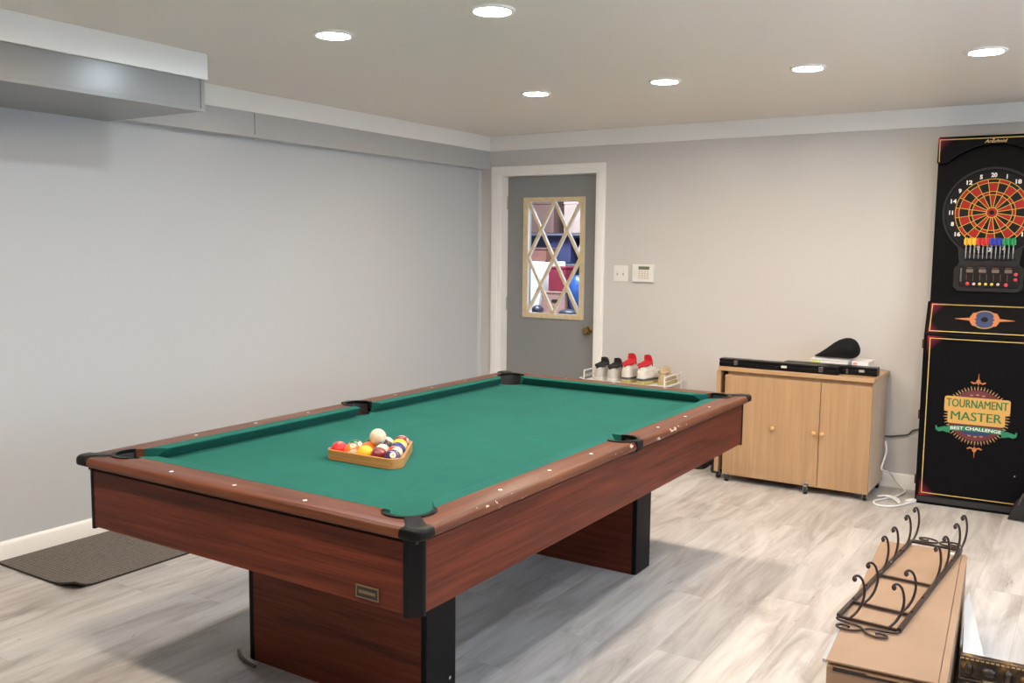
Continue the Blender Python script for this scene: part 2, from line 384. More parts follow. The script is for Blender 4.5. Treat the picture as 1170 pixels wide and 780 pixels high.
# switch plate and alarm keypad
t = thing('light_switch', 'white double toggle switch plate on the wall beside the grey door', 'light switch', (1.2335,.001,1.272))
MB().box(-.057,.057,-.006,0,-.057,.057).build('cover_plate', M['white'], t, bevel=.003)
for x in (-.023,.023):
    sw = MB(); sw.box(-.005,.005,-.016,-.004,-.010,.006, T=Matrix.Translation((x,0,0)) @ Matrix.Rotation(.35,4,'X')); sw.build('toggle', mat('toggle grey',(.50,.47,.43),.4), t)
t = thing('alarm_keypad', 'white alarm keypad with small screen on the wall right of the switch', 'keypad', (1.413,.002,1.277))
MB().box(-.081,.081,-.028,0,-.062,.062).build('housing', M['white'], t, bevel=.005)
MB().box(-.030,.052,-.0295,-.027,.026,.048).build('screen', mat('grey lcd',(.16,.17,.13),.25), t)
kc = mat('keypad buttons',(.62,.56,.46),.5)
for r in range(4):
    for c in range(4):
        MB().box(-.030+c*.021,-.016+c*.021,-.0305,-.027,.008-r*.0155,.018-r*.0155).build('button', kc, t)
MB().box(-.062,-.058,-.029,-.027,-.02,.02).build('indicator', mat('pale indicator',(.6,.6,.55),.4), t)

# recessed ceiling lights
EM_W = mat('warm lit lens', (.9,.9,.9), .4, emit=(1,.82,.63), es=345)
EM_C = mat('cool lit lens', (.9,.9,.9), .4, emit=(.76,.87,1), es=320)
EM_D = mat('bright cool lit lens', (.9,.9,.9), .4, emit=(.62,.80,1), es=340)
def downlight(x, y, cool=False, label=None):
    t = thing('ceiling_light', label, 'ceiling light', (x,y,ZC-.009), 0, 'recessed ceiling lights')
    MB().lathe([(.064,.003),(.068,0),(.080,.0035),(.083,.009),(.062,.009),(.062,.004)], n=40).build('trim_ring', M['trim'], t, smooth=40)
    MB().lathe([(.0,.0035),(.064,.0035)], n=40).build('lens', (EM_W, EM_C, EM_D)[cool], t)
    return t
LX = [1.46, 2.22, 2.93, 3.667, 4.41]
lab = {(1,0):'cool white ceiling downlight near the boxed duct, leftmost in the photo', (1,1):'warm ceiling downlight cut near the top edge of the photo, biggest one visible',
       (0,0):'warm ceiling downlight in the far row closest to the grey door', (0,1):'warm ceiling downlight in the far row, second from the grey door',
       (0,2):'warm ceiling downlight in the far row above the beech cabinet', (0,3):'warm ceiling downlight in the far row nearest the dartboard machine'}
for r, y in enumerate((-1.575, -3.17, -4.77)):
    for c, x in enumerate(LX):
        if r == 1: x = (1.48, 2.248, 2.98, 3.70, 4.43)[c]
        if (r, c) == (2, 3) or (r, c) == (3, 3): pass
        downlight(x, y, {(1,0):1,(1,3):2,(1,4):2,(2,4):2}.get((r,c),0), lab.get((r, c), 'ceiling downlight above the photographer, outside the picture'))

# ------------------------------------------------------------------ pool table (local: x across, y along, origin on the floor)
TB = thing('pool_table', 'mahogany pool table with green felt and black corner caps', 'pool table', (2.084,-3.006,0), .0065)
ZT, ZB = .768, .726
NX, NY, FX, FY, OX, OY = .559, 1.1175, .607, 1.165, .702, 1.272
PC, PR = (.568, 1.142), .066                # corner pocket centre and radius
SCX, SR = .632, .058                        # side pocket centre x
def arc(c, r, a0, a1, n=14): return [(c[0]+r*cos(R(a0+(a1-a0)*i/n)), c[1]+r*sin(R(a0+(a1-a0)*i/n))) for i in range(n+1)]
# bed cloth with six bites
def corner_bite(sx, sy):
    pts = arc(PC, .060, 200, -110+180+0, 12)       # placeholder, replaced below
    return pts
bed = []
BX, BY = .615, 1.172
def circ_y(x, c, r): return math.sqrt(max(0, r*r-(x-c)**2))
ay = PC[1]-math.sqrt(.06**2-(BX-PC[0])**2); ax = PC[0]-math.sqrt(.06**2-(BY-PC[1])**2)
a_s = math.degrees(math.atan2(ay-PC[1], BX-PC[0])); a_e = math.degrees(math.atan2(BY-PC[1], ax-PC[0])) - 360
q1 = arc(PC, .060, a_s, a_e, 14)                    # from right edge round the inside to the top edge (clockwise inside)
sy_ = math.sqrt(.055**2-(BX-SCX)**2)
side = arc((SCX,0), .055, 180+math.degrees(math.asin(sy_/.055)), 180-math.degrees(math.asin(sy_/.055)), 10)
right = [p for p in side] + q1                      # going up the right edge
top = [(-x, y) for x, y in q1[::-1]]
leftside = [(-x, -y) for x, y in side]
poly = side + q1 + top + [(-x, -y) for x, y in side] + [(-x,-y) for x,y in q1] + [(x,-y) for x,y in q1[::-1]]
MB().prism(poly, ZB-.03, ZB).build('bed_cloth', M['felt'], TB)
# cushions: nose profile swept between angled ends
def cushion(sx, y0n, y0b, y1n, y1b, vertical, s):
    prof = [(NX, .7655), (NX+.0005, .7625), (NX+.017, .744), (NX+.034, ZB), (FX, ZB), (FX, .7685), (NX+.012, .7685), (NX+.003,.7678)]
    def ypos(x, n, bk): return n+(bk-n)*(x-NX)/(FX-NX)
    r0 = []; r1 = []
    for x, z in prof:
        ya, yb = ypos(x, y0n, y0b), ypos(x, y1n, y1b)
        if vertical: r0.append((s*x, ya, z)); r1.append((s*x, yb, z))
        else:
            x2 = x-NX+NY; r0.append((ya, s*x2, z)); r1.append((yb, s*x2, z))
    return recalc(MB().loft([r0, r1]).build('cushion', M['felt'], TB))
for s in (1,-1):
    cushion(1, .066, .056, 1.030, 1.082, True, s); cushion(1, -1.030, -1.082, -.066, -.056, True, s)
    cushion(1, -.472, -.524, .472, .524, False, s)
# wooden rails, bitten by the pockets
def rail_pts_side():     # right rail, far half (y > 0)
    a0 = math.degrees(math.asin(min(1,(FX-PC[0])/ .074)))
    pts = [(FX, .060), (OX, .060) ]
    pts = [(FX,.062)] + [p for p in arc((SCX,0), .0675, 112, 20, 8)] + [(OX,.0231),(OX, OY-.036),(OX-.030,OY-.036)]
    ang = math.degrees(math.atan2(OY-PC[1], OX-PC[0]))
    pts += arc(PC, .074, ang, -58, 12)
    return pts
rp = rail_pts_side()
for s in (1,-1):
    for t in (1,-1):
        pl = [(s*x, t*y) for x, y in rp]
        o = rounded(pl, .739, ZT, .020, .006, lambda x, y: 1 if abs(x) > OX-.003 or abs(y) > OY-.003 else 0, rh=.017).build('rail', M['rail_w'] if s == 1 else M['rail_y'], TB, smooth=28)
        for i in (1,2,3): MB().lathe([(0,.0006),(.0062,.0006),(.0066,0)], (s*.652, t*i*L8 if False else s*0+t*i*.2785, ZT), 16).build('sight', M['white'], o)
pe = []
ang = math.degrees(math.atan2(OY-PC[1], OX-PC[0]))
e = [(PC[0]+.074*cos(R(ang)), PC[1]+.074*sin(R(ang)))] + [(OX-.006,OY-.006),(OX-.012,OY)]
arcpts = arc(PC, .074, ang, 152, 12)       # from outer side over to the cushion side
half = [(OX-.036,OY),(OX-.036,OY-.030)] + arcpts + [(PC[0]+.074*cos(R(152)), FY)] 
pl = half + [(-x, y) for x, y in half[::-1]]
for s in (1,-1):
    o = rounded([(x, s*y) for x, y in pl], .739, ZT, .020, .006, lambda x, y: 1 if abs(x) > OX-.003 or abs(y) > OY-.003 else 0, rh=.017).build('rail', M['rail_x'], TB, smooth=28)
    for i in (-1,0,1): MB().lathe([(0,.0006),(.0062,.0006),(.0066,0)], (i*.2780, s*1.226, ZT), 16).build('sight', M['white'], o)
# aprons
AX, AY, ZA = .676, 1.250, .540
for s in (1,-1):
    MB().box(min(s*AX,s*(AX-.02)), max(s*AX,s*(AX-.02)), -AY+.036, AY-.036, ZA, .7255).build('side_panel', M['maho_y'], TB, bevel=.002)
    o = MB().box(-AX+.036, AX-.036, min(s*AY,s*(AY-.02)), max(s*AY,s*(AY-.02)), ZA, .7255).build('end_panel', M['maho_x'], TB, bevel=.002)
MB().box(-AX+.021, AX-.021, -AY+.021, AY-.021, ZA+.02, ZA+.035).build('bottom_board', M['blacklam'], TB)
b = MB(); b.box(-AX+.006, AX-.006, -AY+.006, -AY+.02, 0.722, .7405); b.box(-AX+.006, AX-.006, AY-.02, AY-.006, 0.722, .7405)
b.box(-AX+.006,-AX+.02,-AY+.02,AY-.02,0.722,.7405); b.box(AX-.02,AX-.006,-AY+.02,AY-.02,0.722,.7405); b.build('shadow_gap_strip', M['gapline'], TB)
# name plate on the near end panel
pt = MB().box(.486,.556,-AY-.003,-AY,.557,.585).build('name_plate', mat('plate black',(.02,.016,.012),.4), TB)
b = MB(); g = mat('plate gold',(.24,.18,.11),.4,metal=.6)
for x0,x1,z0,z1 in ((.485,.557,.585,.5875),(.485,.557,.5545,.557),(.483,.486,.5545,.5875),(.556,.559,.5545,.5875)): b.box(x0,x1,-AY-.004,-AY,z0,z1)
b.build('plate_border', g, pt)
b = MB(); x = .493
for w in (.0065,.006,.007,.0065,.006,.0075,.006): b.box(x,x+w,-AY-.0036,-AY-.003,.567,.575); x += w+.0015
b.build('worn_lettering', g, pt)
# corners: cap + pocket horseshoe, post, pocket cup
def offset_ring(c, ro, ri, a0, a1, n=20):
    return arc(c, ro, a0, a1, n) + arc(c, ri, a1, a0, n)
for sx in (1,-1):
    for sy in (1,-1):
        f = lambda pts: [(sx*x, sy*y) for x, y in pts]
        rim = offset_ring(PC, .0745, .061, -36, 126, 22)
        o = MB().prism(f(rim), .742, ZT+.004).build('pocket_rim', M['blackpl'], TB, bevel=.002)
        a = math.atan2(OY-PC[1], OX-PC[0]); n_ = Vector((cos(a), sin(a))); tt = Vector((-n_.y, n_.x)); c = Vector(PC)
        neck = [c+n_*.068+tt*.022, c+n_*.068-tt*.022]
        cap = [tuple(neck[1]), tuple(c+n_*.088-tt*.024), (OX-.022, OY-.066), (OX+.004, OY-.060)] + arc((OX-.026, OY-.026), .0305, 0, 90, 8) + [(OX-.060, OY+.004), (OX-.066, OY-.022), tuple(c+n_*.088+tt*.024), tuple(neck[0])]
        rounded(f(cap), .741, ZT+.0045, .015, .006, lambda x, y: 1 if abs(x) > OX-.03 or abs(y) > OY-.03 else .15).build('corner_cap', M['blackpl'], TB, smooth=35)
        post = [(AX-.040, AY-.020), (AX-.040, AY+.003), (AX-.028, AY+.003), (AX+.003, AY-.028), (AX+.003, AY-.040), (AX-.020, AY-.040)]
        MB().prism(f(post), ZA-.006, .740).build('corner_post', M['blackpl'], TB, bevel=.003)
        cup = MB(); cup.lathe([(.0,.615),(.056,.615),(.0595,.63),(.0595,ZB-.004)], (sx*PC[0], sy*PC[1], 0), 28)
        # the back of the cup stands up to the rim
        up = f(offset_ring(PC, .0615, .0585, -30, 120, 18)); cup.prism(up, ZB-.004, .760)
        recalc(cup.build('pocket_cup', M['blackrub'], TB, smooth=40))
for s in (1,-1):
    rim = offset_ring((SCX,0), .0665, .0545, -118, 118, 24)
    o = MB().prism([(s*x,y) for x,y in rim], .742, ZT+.004).build('pocket_rim', M['blackpl'], TB, bevel=.002)
    st = MB(); st.prism([(s*x,y) for x,y in ((SCX+.052,-.025),(OX+.003,-.025),(OX+.003,.025),(SCX+.052,.025))], ZT-.002, ZT+.0035); st.box(min(s*(OX-.006),s*(OX+.003)), max(s*(OX-.006),s*(OX+.003)), -.025, .025, .734, ZT-.002)
    st.build('rim_strap', M['blackpl'], o, bevel=.001)
    cup = MB(); cup.lathe([(.0,.615),(.038,.615),(.042,.63),(.042,ZB-.004)], (s*.606, 0, 0), 28)
    cup.prism([(s*x,y) for x,y in offset_ring((SCX,0), .0555, .0525, -100, 100, 18)], ZB-.004, .760)
    recalc(cup.build('pocket_cup', M['blackrub'], TB, smooth=40))
# pedestal legs
for s in (1,-1):
    y0, y1 = sorted((s*.685, s*.8356))
    leg = MB().box(-.376, .376, y0, y1, 0, ZA+.02).build('leg', M['maho_x'], TB)
    for t in (1,-1):
        MB().box(min(t*.3765,t*.391), max(t*.3765,t*.391), y0-.0015, y1+.0015, 0, ZA+.02).build('end_trim', M['blacklam'], leg, bevel=.004)
        MB().box(min(t*.370,t*.378), max(t*.370,t*.378), y0-.0015, y0+.001, 0, ZA+.02).build('edge_strip', M['blacklam'], leg)
    if s == -1:
        MB().lathe([(0,.0),(.006,.0),(.006,.004),(0,.004)], (0,0,0), 12).xf(Matrix.Translation((.391,-.72,.095)) @ Matrix.Rotation(R(90),4,'Y')).build('bolt_head', M['chrome'], leg)

TL = lambda x, y, z: TB.location + Vector((x*cos(.0065)-y*sin(.0065), x*sin(.0065)+y*cos(.0065), z))

# ------------------------------------------------------------------ triangle rack and balls
RC = (-.001, -.602); RB = .0286; rot = .026
def rk(x, y): return (RC[0]+x*cos(rot)-y*sin(rot), RC[1]+x*sin(rot)+y*cos(rot))
h = RB*math.sqrt(3)
tri = [(-4*RB, -4*h/3), (4*RB, -4*h/3), (0, 8*h/3)]
def hull(off):
    pts = []
    for i, (cx, cy) in enumerate(tri):
        a = (-150, -30, 90)[i]; pts += arc((cx,cy), off, a-60, a+60, 10)
    return pts
wp = TL(*rk(0,0), ZB)
b = MB(); o_, i_ = hull(RB+.0105), hull(RB+.0012); n = len(o_)
rings = []
for pts, z in ((o_,.001),(o_,.0345),(i_,.0345),(i_,.001),(o_,.001)): rings.append([(x,y,z) for x,y in pts])
b.loft(rings, False, False)
rack = recalc(b.build('triangle_rack', M['rackwood'], bevel=.002, smooth=30)); rack.location = wp; rack.rotation_euler = (0,0,rot+.0065)
tag(rack, 'oak triangle rack holding the pool balls on the green felt', 'ball rack')
WHITE = (.66,.56,.40)
BC = {1:(.90,.48,.03), 2:(.015,.03,.16), 3:(.72,.03,.03), 4:(.045,.018,.075), 5:(.86,.16,.02), 6:(.01,.13,.05), 7:(.19,.012,.018), 8:(.012,.012,.014)}
BN = {1:'yellow',2:'blue',3:'red',4:'purple',5:'orange',6:'green',7:'maroon',8:'black'}
def ball_mat(name, col, stripe):
    m = mat(name, col, .10, coat=.5); k = NT(m); P = k.coord(); x, y, z = k.sep(P)
    spot = k.math('GREATER_THAN', x, .93*RB); spot2 = k.math('LESS_THAN', x, -.93*RB)
    c = k.mix(k.math('GREATER_THAN', k.math('ABSOLUTE', z), .56*RB), col, WHITE) if stripe else None
    f = k.math('MAXIMUM', spot, spot2)
    c = k.mix(f, c if c is not None else col, WHITE); k.l(c, k.b.inputs['Base Color']); return m
def ball_mesh():
    b = MB(); rings = []
    for i in range(1, 24):
        t = pi*i/24; rings.append([(RB*sin(t)*cos(2*pi*j/40), RB*sin(t)*sin(2*pi*j/40), -RB*cos(t)) for j in range(40)])
    b.loft(rings); return b
INK = mat('ball ink', (.02,.02,.02), .3)
def ball(num, pos, rotm, label):
    col = BC[num if num <= 8 else num-8] if num else WHITE
    m = ball_mat('ball %d' % num, col, num > 8) if num else mat('cue ball ivory', WHITE, .10, coat=.5)
    o = ball_mesh().build('pool_ball' if num else 'cue_ball', m, smooth=80)
    o.location = pos; o.rotation_euler = rotm
    tag(o, label, 'pool ball', 'pool balls in the rack' if num else None)
    if num:
        for s in (1,-1):
            def place(x, y, d):
                v = Vector((s, x*s, y)) if False else Vector((math.sqrt(max(1e-9,RB*RB-x*x-y*y))*s, x*s, y)); v.normalize(); return v*(RB*1.004+d*.2)
            text('number', str(num), .0105, INK, o, place, bold=.0003)
    return o
where = ['at the left corner of the triangle rack', 'second along the long near side of the rack', 'midway along the near side of the rack', 'second from the near corner of the rack', 'at the near corner of the triangle rack',
 'just behind the red ball in the rack', 'in the middle of the rack left of the cue ball', 'in front of the cue ball in the rack', 'beside the purple ball in the rack',
 'behind the orange ball, left of the cue ball', 'mostly hidden behind the cue ball', 'midway along the rack right side', 'just behind the cue ball', 'next to the far corner of the rack', 'at the far corner of the triangle rack']
order = [3,13,1,7,4, 14,5,10,11, 6,8,2, 12,9, 15]
def aim(z, x=(0,0,1)):      # stripe axis z, number axis as near x as it can be
    z = Vector(z).normalized(); x = Vector(x); x = (x - z*x.dot(z)).normalized(); y = z.cross(x)
    return Matrix((x,y,z)).transposed().to_euler()
CAMD = (.66,-.70,.28)
rots = {4:aim((-.5,.4,1),(.60,-.60,.53)), 13:aim((.75,-.6,-.55)), 14:aim((-.9,-.5,-.1),(0,.3,1)), 10:aim((.75,-.35,.6),(-1,0,.2)), 11:aim((.9,-.35,.25),(0,0,1)), 2:aim((0,1,0),(-.4,-.2,1)),
 12:aim((.3,.5,.8),(-.4,-.5,.6)), 9:aim((.7,-.8,-.3),(-1,0,0)), 15:aim((.6,-.7,-.8),(-1,0,0)), 3:aim((1,0,0),(0,.3,1)), 7:aim((0,1,0),(-1,0,.3)), 1:aim((0,1,0),(-.7,.4,.6)), 5:aim((0,1,0),(-1,.3,0)), 6:aim((0,1,0),(-1,1,0)), 8:aim((0,1,0),(-1,1,0))}
i = 0
for r in range(5):
    for c in range(5-r):
        nu = order[i]; x = (-4+r+2*c)*RB; y = -4*h/3 + r*h
        kind = ('striped %s and white' % BN[nu-8]) if nu > 8 else 'solid %s' % BN[nu]
        ball(nu, TL(*rk(x,y), ZB+RB+.0006), rots.get(nu, (0,R(-40),R(30*i))), '%s pool ball %s' % (kind, where[i])); i += 1
ball(0, TL(*rk(0,0), ZB+RB+.0467), (0,0,0), 'white cue ball perched on top of the racked balls')

# ------------------------------------------------------------------ floor mat with a curled corner
b = MB(); nx, ny = 24, 36; x0, x1, y0, y1 = .016, .606, -3.825, -2.90
def matz(x, y):
    d = max(0, 1-math.hypot((x-x1)/.20, (y-y0)/.10)); return .035*d*d
top = [[(x0+(x1-x0)*i/nx + 0, y0+(y1-y0)*j/ny, .009+matz(x0+(x1-x0)*i/nx, y0+(y1-y0)*j/ny)) for i in range(nx+1)] for j in range(ny+1)]
def grid(b, top, th, m=0):
    ny, nx = len(top)-1, len(top[0])-1; vs = [p for r in top for p in r]; n = len(vs); vs += [(p[0],p[1],p[2]-th) for p in vs[:n]]
    I = lambda j,i: j*(nx+1)+i; fs = []
    for j in range(ny):
        for i in range(nx): fs += [(I(j,i),I(j,i+1),I(j+1,i+1),I(j+1,i)), (n+I(j,i),n+I(j+1,i),n+I(j+1,i+1),n+I(j,i+1))]
    for i in range(nx): fs += [(I(0,i),n+I(0,i),n+I(0,i+1),I(0,i+1)), (I(ny,i),I(ny,i+1),n+I(ny,i+1),n+I(ny,i))]
    for j in range(ny): fs += [(I(j,0),I(j+1,0),n+I(j+1,0),n+I(j,0)), (I(j,nx),n+I(j,nx),n+I(j+1,nx),I(j+1,nx))]
    b.add(vs, fs, m)
mt = thing('door_mat', 'grey ribbed floor mat with a curled corner beside the left wall', 'mat', (0,0,0))
grid(b, top, .006); b.build('carpet_pile', M['carpet'], mt)
b = MB(); loop = [(p[0],p[1],p[2]-.005) for p in top[0]] + [(r[-1][0],r[-1][1],r[-1][2]-.005) for r in top[1:]] + [(p[0],p[1],p[2]-.005) for p in top[-1][-2::-1]] + [(r[0][0],r[0][1],r[0][2]-.005) for r in top[-2:0:-1]]
b.tube(loop, .0045, 6, closed=True); b.build('rubber_edge', M['blackrub'], mt)

# dark stick lying against the near leg
b = MB(); b.tube([(1.628,-3.835,.008),(1.67,-3.862,.007),(1.72,-3.880,.007),(1.775,-3.890,.008)], [.006,.007,.007,.005], 7)
tag(b.build('cable_end', mat('dark brown cable',(.06,.03,.025),.5), smooth=50), 'short dark cable lying on the floor by the near table leg', 'cable')

# ------------------------------------------------------------------ beech cabinet on casters
CX0, CX1, CY0 = 2.150, 3.080, -.462
CB = thing('rolling_cabinet', 'beech laminate cabinet with two doors on casters against the far wall', 'cabinet', (0,0,0))
b = MB(); b.box(2.205, 3.066, -.435, -.045, .060, .698); b.build('body', M['beech'], CB)
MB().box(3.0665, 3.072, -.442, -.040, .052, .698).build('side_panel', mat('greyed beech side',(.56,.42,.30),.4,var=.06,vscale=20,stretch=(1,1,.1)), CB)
MB().box(CX0, CX1, CY0-.004, -.018, .698, .725).build('worktop', M['beech_x'], CB, bevel=.003)
MB().box(2.138, 2.164, -.455, -.04, .052, .697).build('folding_leaf', M['beech'], CB, bevel=.002)
for (a0,a1,kx) in ((2.195,2.7795,(2.508,2.756)),(2.7825,3.070,(2.803,))):
    d = MB().box(a0, a1, -.462, -.437, .044, .675).build('door', M['beech'], CB, bevel=.0015)
    for x in kx:
        MB().lathe([(.006,0),(.006,.010),(.011,.014),(.013,.020),(.010,.026),(0,.028)], (x, -.462, .373), 18, axis='y').build('knob', mat('orange beech knob',(.70,.40,.19),.35), d, smooth=40)
def caster(x, y, front=True):
    b = MB(); b.cyl((x-.009,y,.0215),(x+.009,y,.0215),.0215,18); o = b.build('caster', M['blackrub'], CB, smooth=40)
    p = MB(); p.box(x-.013,x-.010,y-.012,y+.012,.018,.052); p.box(x+.010,x+.013,y-.012,y+.012,.018,.052); p.box(x-.013,x+.013,y-.012,y+.012,.046,.055); p.build('caster_fork', M['chrome'], o)
for x, y in ((2.225,-.455),(3.050,-.425),(3.050,-.08),(2.225,-.08),(2.150,-.40)): caster(x, y)
caster(2.722, -.482); MB().box(2.709,2.735,-.470,-.4625,.040,.072).build('caster_bracket', M['chrome'], CB)
MB().cyl((3.073,-.425,.075),(3.073,-.425,.0755),.006,12).xf(Matrix()).build('screw_cap', M['white'], CB)

# things on the cabinet
t = thing('cue_case', 'long black cue case with chrome clasps along the front of the cabinet top', 'cue case', (0,0,.7255))
MB().box(2.149, 2.872, -.452, -.382, 0, .027).build('case_base', M['blackpl'], t, bevel=.003)
MB().box(2.149, 2.872, -.452, -.382, .0275, .049).build('case_lid', M['blackpl'], t, bevel=.004)
for x in (2.256, 2.773): MB().box(x-.012, x+.012, -.456, -.452, .012, .040).build('clasp', M['chrome'], t, bevel=.001)
MB().box(2.538, 2.572, -.455, -.452, .018, .032).build('badge', mat('pale badge',(.62,.60,.56),.4), t)
b = MB(); b.tube([(2.39,-.453,.02),(2.395,-.462,.012),(2.45,-.464,.010),(2.505,-.462,.012),(2.51,-.453,.02)], .004, 8); b.build('handle', M['blackpl'], t, smooth=50)
t = thing('cue_case', 'shorter black cue case lying behind the front one, reaching the cabinet right end', 'cue case', (0,0,.7255))
MB().box(2.530, 3.072, -.376, -.300, 0, .028).build('case_base', M['blackpl'], t, bevel=.003)
MB().box(2.530, 3.072, -.376, -.300, .0285, .050).build('case_lid', M['blackpl'], t, bevel=.004)
MB().box(2.972, 3.002, -.379, -.376, .020, .034).build('badge', mat('grey badge',(.40,.38,.34),.4), t)
MB().box(2.90, 2.912, -.380, -.376, .008, .036).build('clasp', M['chrome'], t)
paper = mat('white paper', (.82,.81,.80), .6)
t = thing('book', 'white book with yellow-green sticker under the black pouch', 'book', (0,0,.7255))
b = MB(); b.box(2.662, 2.884, -.270, -.100, .0, .004); b.box(2.662,2.884,-.270,-.100,.064,.068); b.box(2.664,2.882,-.266,-.104,.004,.064); b.build('page_block', paper, t)
MB().box(2.668, 2.722, -.2712, -.2702, .012, .060).build('sticker', mat('yellow green sticker',(.60,.66,.18),.5,var=.3,vscale=60), t)
t = thing('envelope_stack', 'white papers with a red mark at the cabinet top right end', 'papers', (0,0,.7255))
MB().box(2.905, 3.000, -.262, -.08, 0, .068).build('sheets', paper, t)
MB().box(2.912, 2.936, -.2630, -.2622, .048, .062).build('red_mark', mat('red print',(.75,.30,.30),.5), t)
# teardrop pouch
b = MB(); rings = []
prof = [(2.668,.803,.003),(2.678,.806,.008),(2.70,.813,.015),(2.735,.826,.028),(2.775,.843,.045),(2.81,.855,.056),(2.845,.861,.0625),(2.872,.862,.0635),(2.895,.860,.058),(2.910,.857,.049),(2.921,.853,.036),(2.928,.850,.022),(2.930,.849,.008)]
for x, zc_, hh in prof:
    w = .012+hh*.9; rings.append([(x, -.185+w*cos(2*pi*j/24), max(.7955, zc_+hh*sin(2*pi*j/24))) for j in range(24)])
b.loft(rings)
tag(recalc(b.build('fabric_pouch', mat('black fabric',(.008,.008,.009),.85,spec=.25,bump=.25,bscale=70), smooth=60)), 'black teardrop-shaped fabric pouch on top of the white book', 'pouch')

# cords by the cabinet
b = MB()
def spline(pts, n=8):
    P = [Vector(p) for p in pts]; out = []
    for i in range(len(P)-1):
        p0, p1, p2, p3 = P[max(i-1,0)], P[i], P[i+1], P[min(i+2,len(P)-1)]
        for k in range(n):
            t = k/n; out.append(.5*((2*p1)+(p2-p0)*t+(2*p0-5*p1+4*p2-p3)*t*t+(3*p1-p0-3*p2+p3)*t**3))
    out.append(P[-1]); return out
t = thing('power_strip_cord', 'white power cord coiled on the floor between cabinet and dartboard machine', 'cord', (0,0,0))
b.tube(spline([(3.087,-.10,.300),(3.100,-.11,.245),(3.088,-.13,.180),(3.084,-.15,.135),(3.12,-.10,.110),(3.150,-.05,.055),(3.205,-.07,.012),(3.215,-.13,.007),(3.185,-.26,.007),(3.135,-.36,.007),(3.105,-.43,.007),(3.125,-.50,.007),(3.19,-.505,.007),(3.245,-.44,.007),(3.285,-.34,.009)], 8), .0058, 8); b.build('cable', M['white'], t, smooth=60)
b = MB(); b.tube(spline([(3.105,-.35,.018),(3.16,-.30,.018),(3.215,-.34,.016),(3.235,-.40,.008),(3.20,-.36,.019),(3.15,-.33,.019)], 8), .0055, 8); b.build('loose_loop', M['white'], t, smooth=60)
MB().box(-.016,.016,-.030,.030,-.010,.012, T=Matrix.Translation((3.285,-.325,.0115)) @ Matrix.Rotation(-.5,4,'Z')).build('plug', M['white'], t, bevel=.005)
b = MB(); b.tube(spline([(3.03,-.012,.318),(3.09,-.012,.316),(3.15,-.012,.328),(3.20,-.012,.340),(3.23,-.012,.370),(3.29,-.012,.384),(3.34,-.014,.39)], 6), .0045, 8)
tag(b.build('extension_cord', mat('dark grey cord',(.05,.05,.05),.5), smooth=60), 'dark cord running along the wall from cabinet to dartboard machine', 'cord')

# ------------------------------------------------------------------ shoes and rack
def shoe(name, label, loc, rz, c_up, c_sole, c_col, c_tongue, c_band=None, L=.285, tall=1.0, group=None, c_lin=None, c_lace=None):
    t = thing(name, label, 'shoe', loc, rz, group)           # heel at y=0, toe towards +y
    hw = [(0,.018),(.03,.029),(.10,.034),(.25,.035),(.42,.034),(.58,.041),(.75,.046),(.88,.041),(.96,.026),(1,.012)]
    def W(s):
        for (a,x),(b_,y) in zip(hw, hw[1:]):
            if s <= b_: return x+(y-x)*(s-a)/(b_-a)
        return hw[-1][1]
    ss = [0,.015,.04,.08,.14,.22,.32,.42,.52,.62,.72,.82,.90,.95,.98,1]
    out = [(W(s)+.004, s*L) for s in ss]; poly = out + [(-x, y) for x, y in out[::-1]]
    MB().prism(poly, 0, .024).build('sole', c_sole, t, bevel=.005)
    if c_band: MB().prism([(x*.985, y*.99+.001) for x, y in poly], .0245, .040).build('midsole', c_band, t, bevel=.003)
    z0 = .040 if c_band else .0245
    def H(s):
        pts = [(0,.062),(.06,.074),(.14,.074),(.30,.082),(.42,.092),(.55,.068),(.72,.042),(.9,.034),(1,.012)]
        for (a,x),(b_,y) in zip(pts, pts[1:]):
            if s <= b_: return (x+(y-x)*(s-a)/(b_-a))*tall
    rings = []
    for s in ss:
        w, hh = W(s), H(s); ring = []
        for j in range(17):
            a = pi*j/16; e = .75
            ring.append((w*math.copysign(abs(cos(a))**e, cos(a)), s*L, z0+hh*abs(sin(a))**e))
        rings.append(ring)
    recalc(MB().loft(rings).build('upper', c_up, t, smooth=50))
    # padded collar and lining round the foot opening
    path = []
    for k in range(24):
        a = 2*pi*k/24; s = .215+.20*cos(a); path.append((.030*sin(a), s*L, z0+H(min(.415,max(.015,s)))*(.97+.08*cos(a)**2)+.004))
    MB().tube(path, .010, 8, closed=True).build('collar', c_col, t, smooth=60)
    vs = [(p[0]*.92, path[0][1]+(p[1]-path[0][1])*.98-.0, p[2]+.004) for p in path]; cz = sum(v[2] for v in vs)/24
    b = MB(); b.add(vs+[(0, .215*L, max(z0+H(.215)+.0025, cz-.004))], [(k, (k+1)%24, 24) for k in range(24)]); recalc(b.build('insole', c_lin or c_col, t, smooth=60))
    b = MB()
    for k in range(4):
        s = .47+.055*k; w = .020; hh = z0+H(s); b.tube([(-w,s*L,hh*.96+.002),(0,s*L+.004,hh+.006),(w,s*L,hh*.96+.002)], .0022, 6)
    b.build('laces', c_lace or c_up, t, smooth=60)
    b = MB(); rings = []
    for z, w, y in ((.055,.026,.44),(.085,.031,.41),(.115,.033,.375),(.138,.025,.35)):
        zz = z0+z*tall-.01; rings.append([(-w,y*L,zz),(0,y*L+.006,zz+.004),(w,y*L,zz),(w*.9,y*L-.009,zz),(0,y*L-.004,zz+.003),(-w*.9,y*L-.009,zz)])
    b.loft(rings); recalc(b.build('tongue', c_tongue, t, smooth=50))
    b = MB(); b.box(-.008,.008,-.003,.006,z0+.058*tall,z0+.088*tall); b.build('heel_tab', c_tongue, t, bevel=.002)
    return t
fab = lambda n, c, r=.6: mat(n, c, r, var=.08, vscale=60)
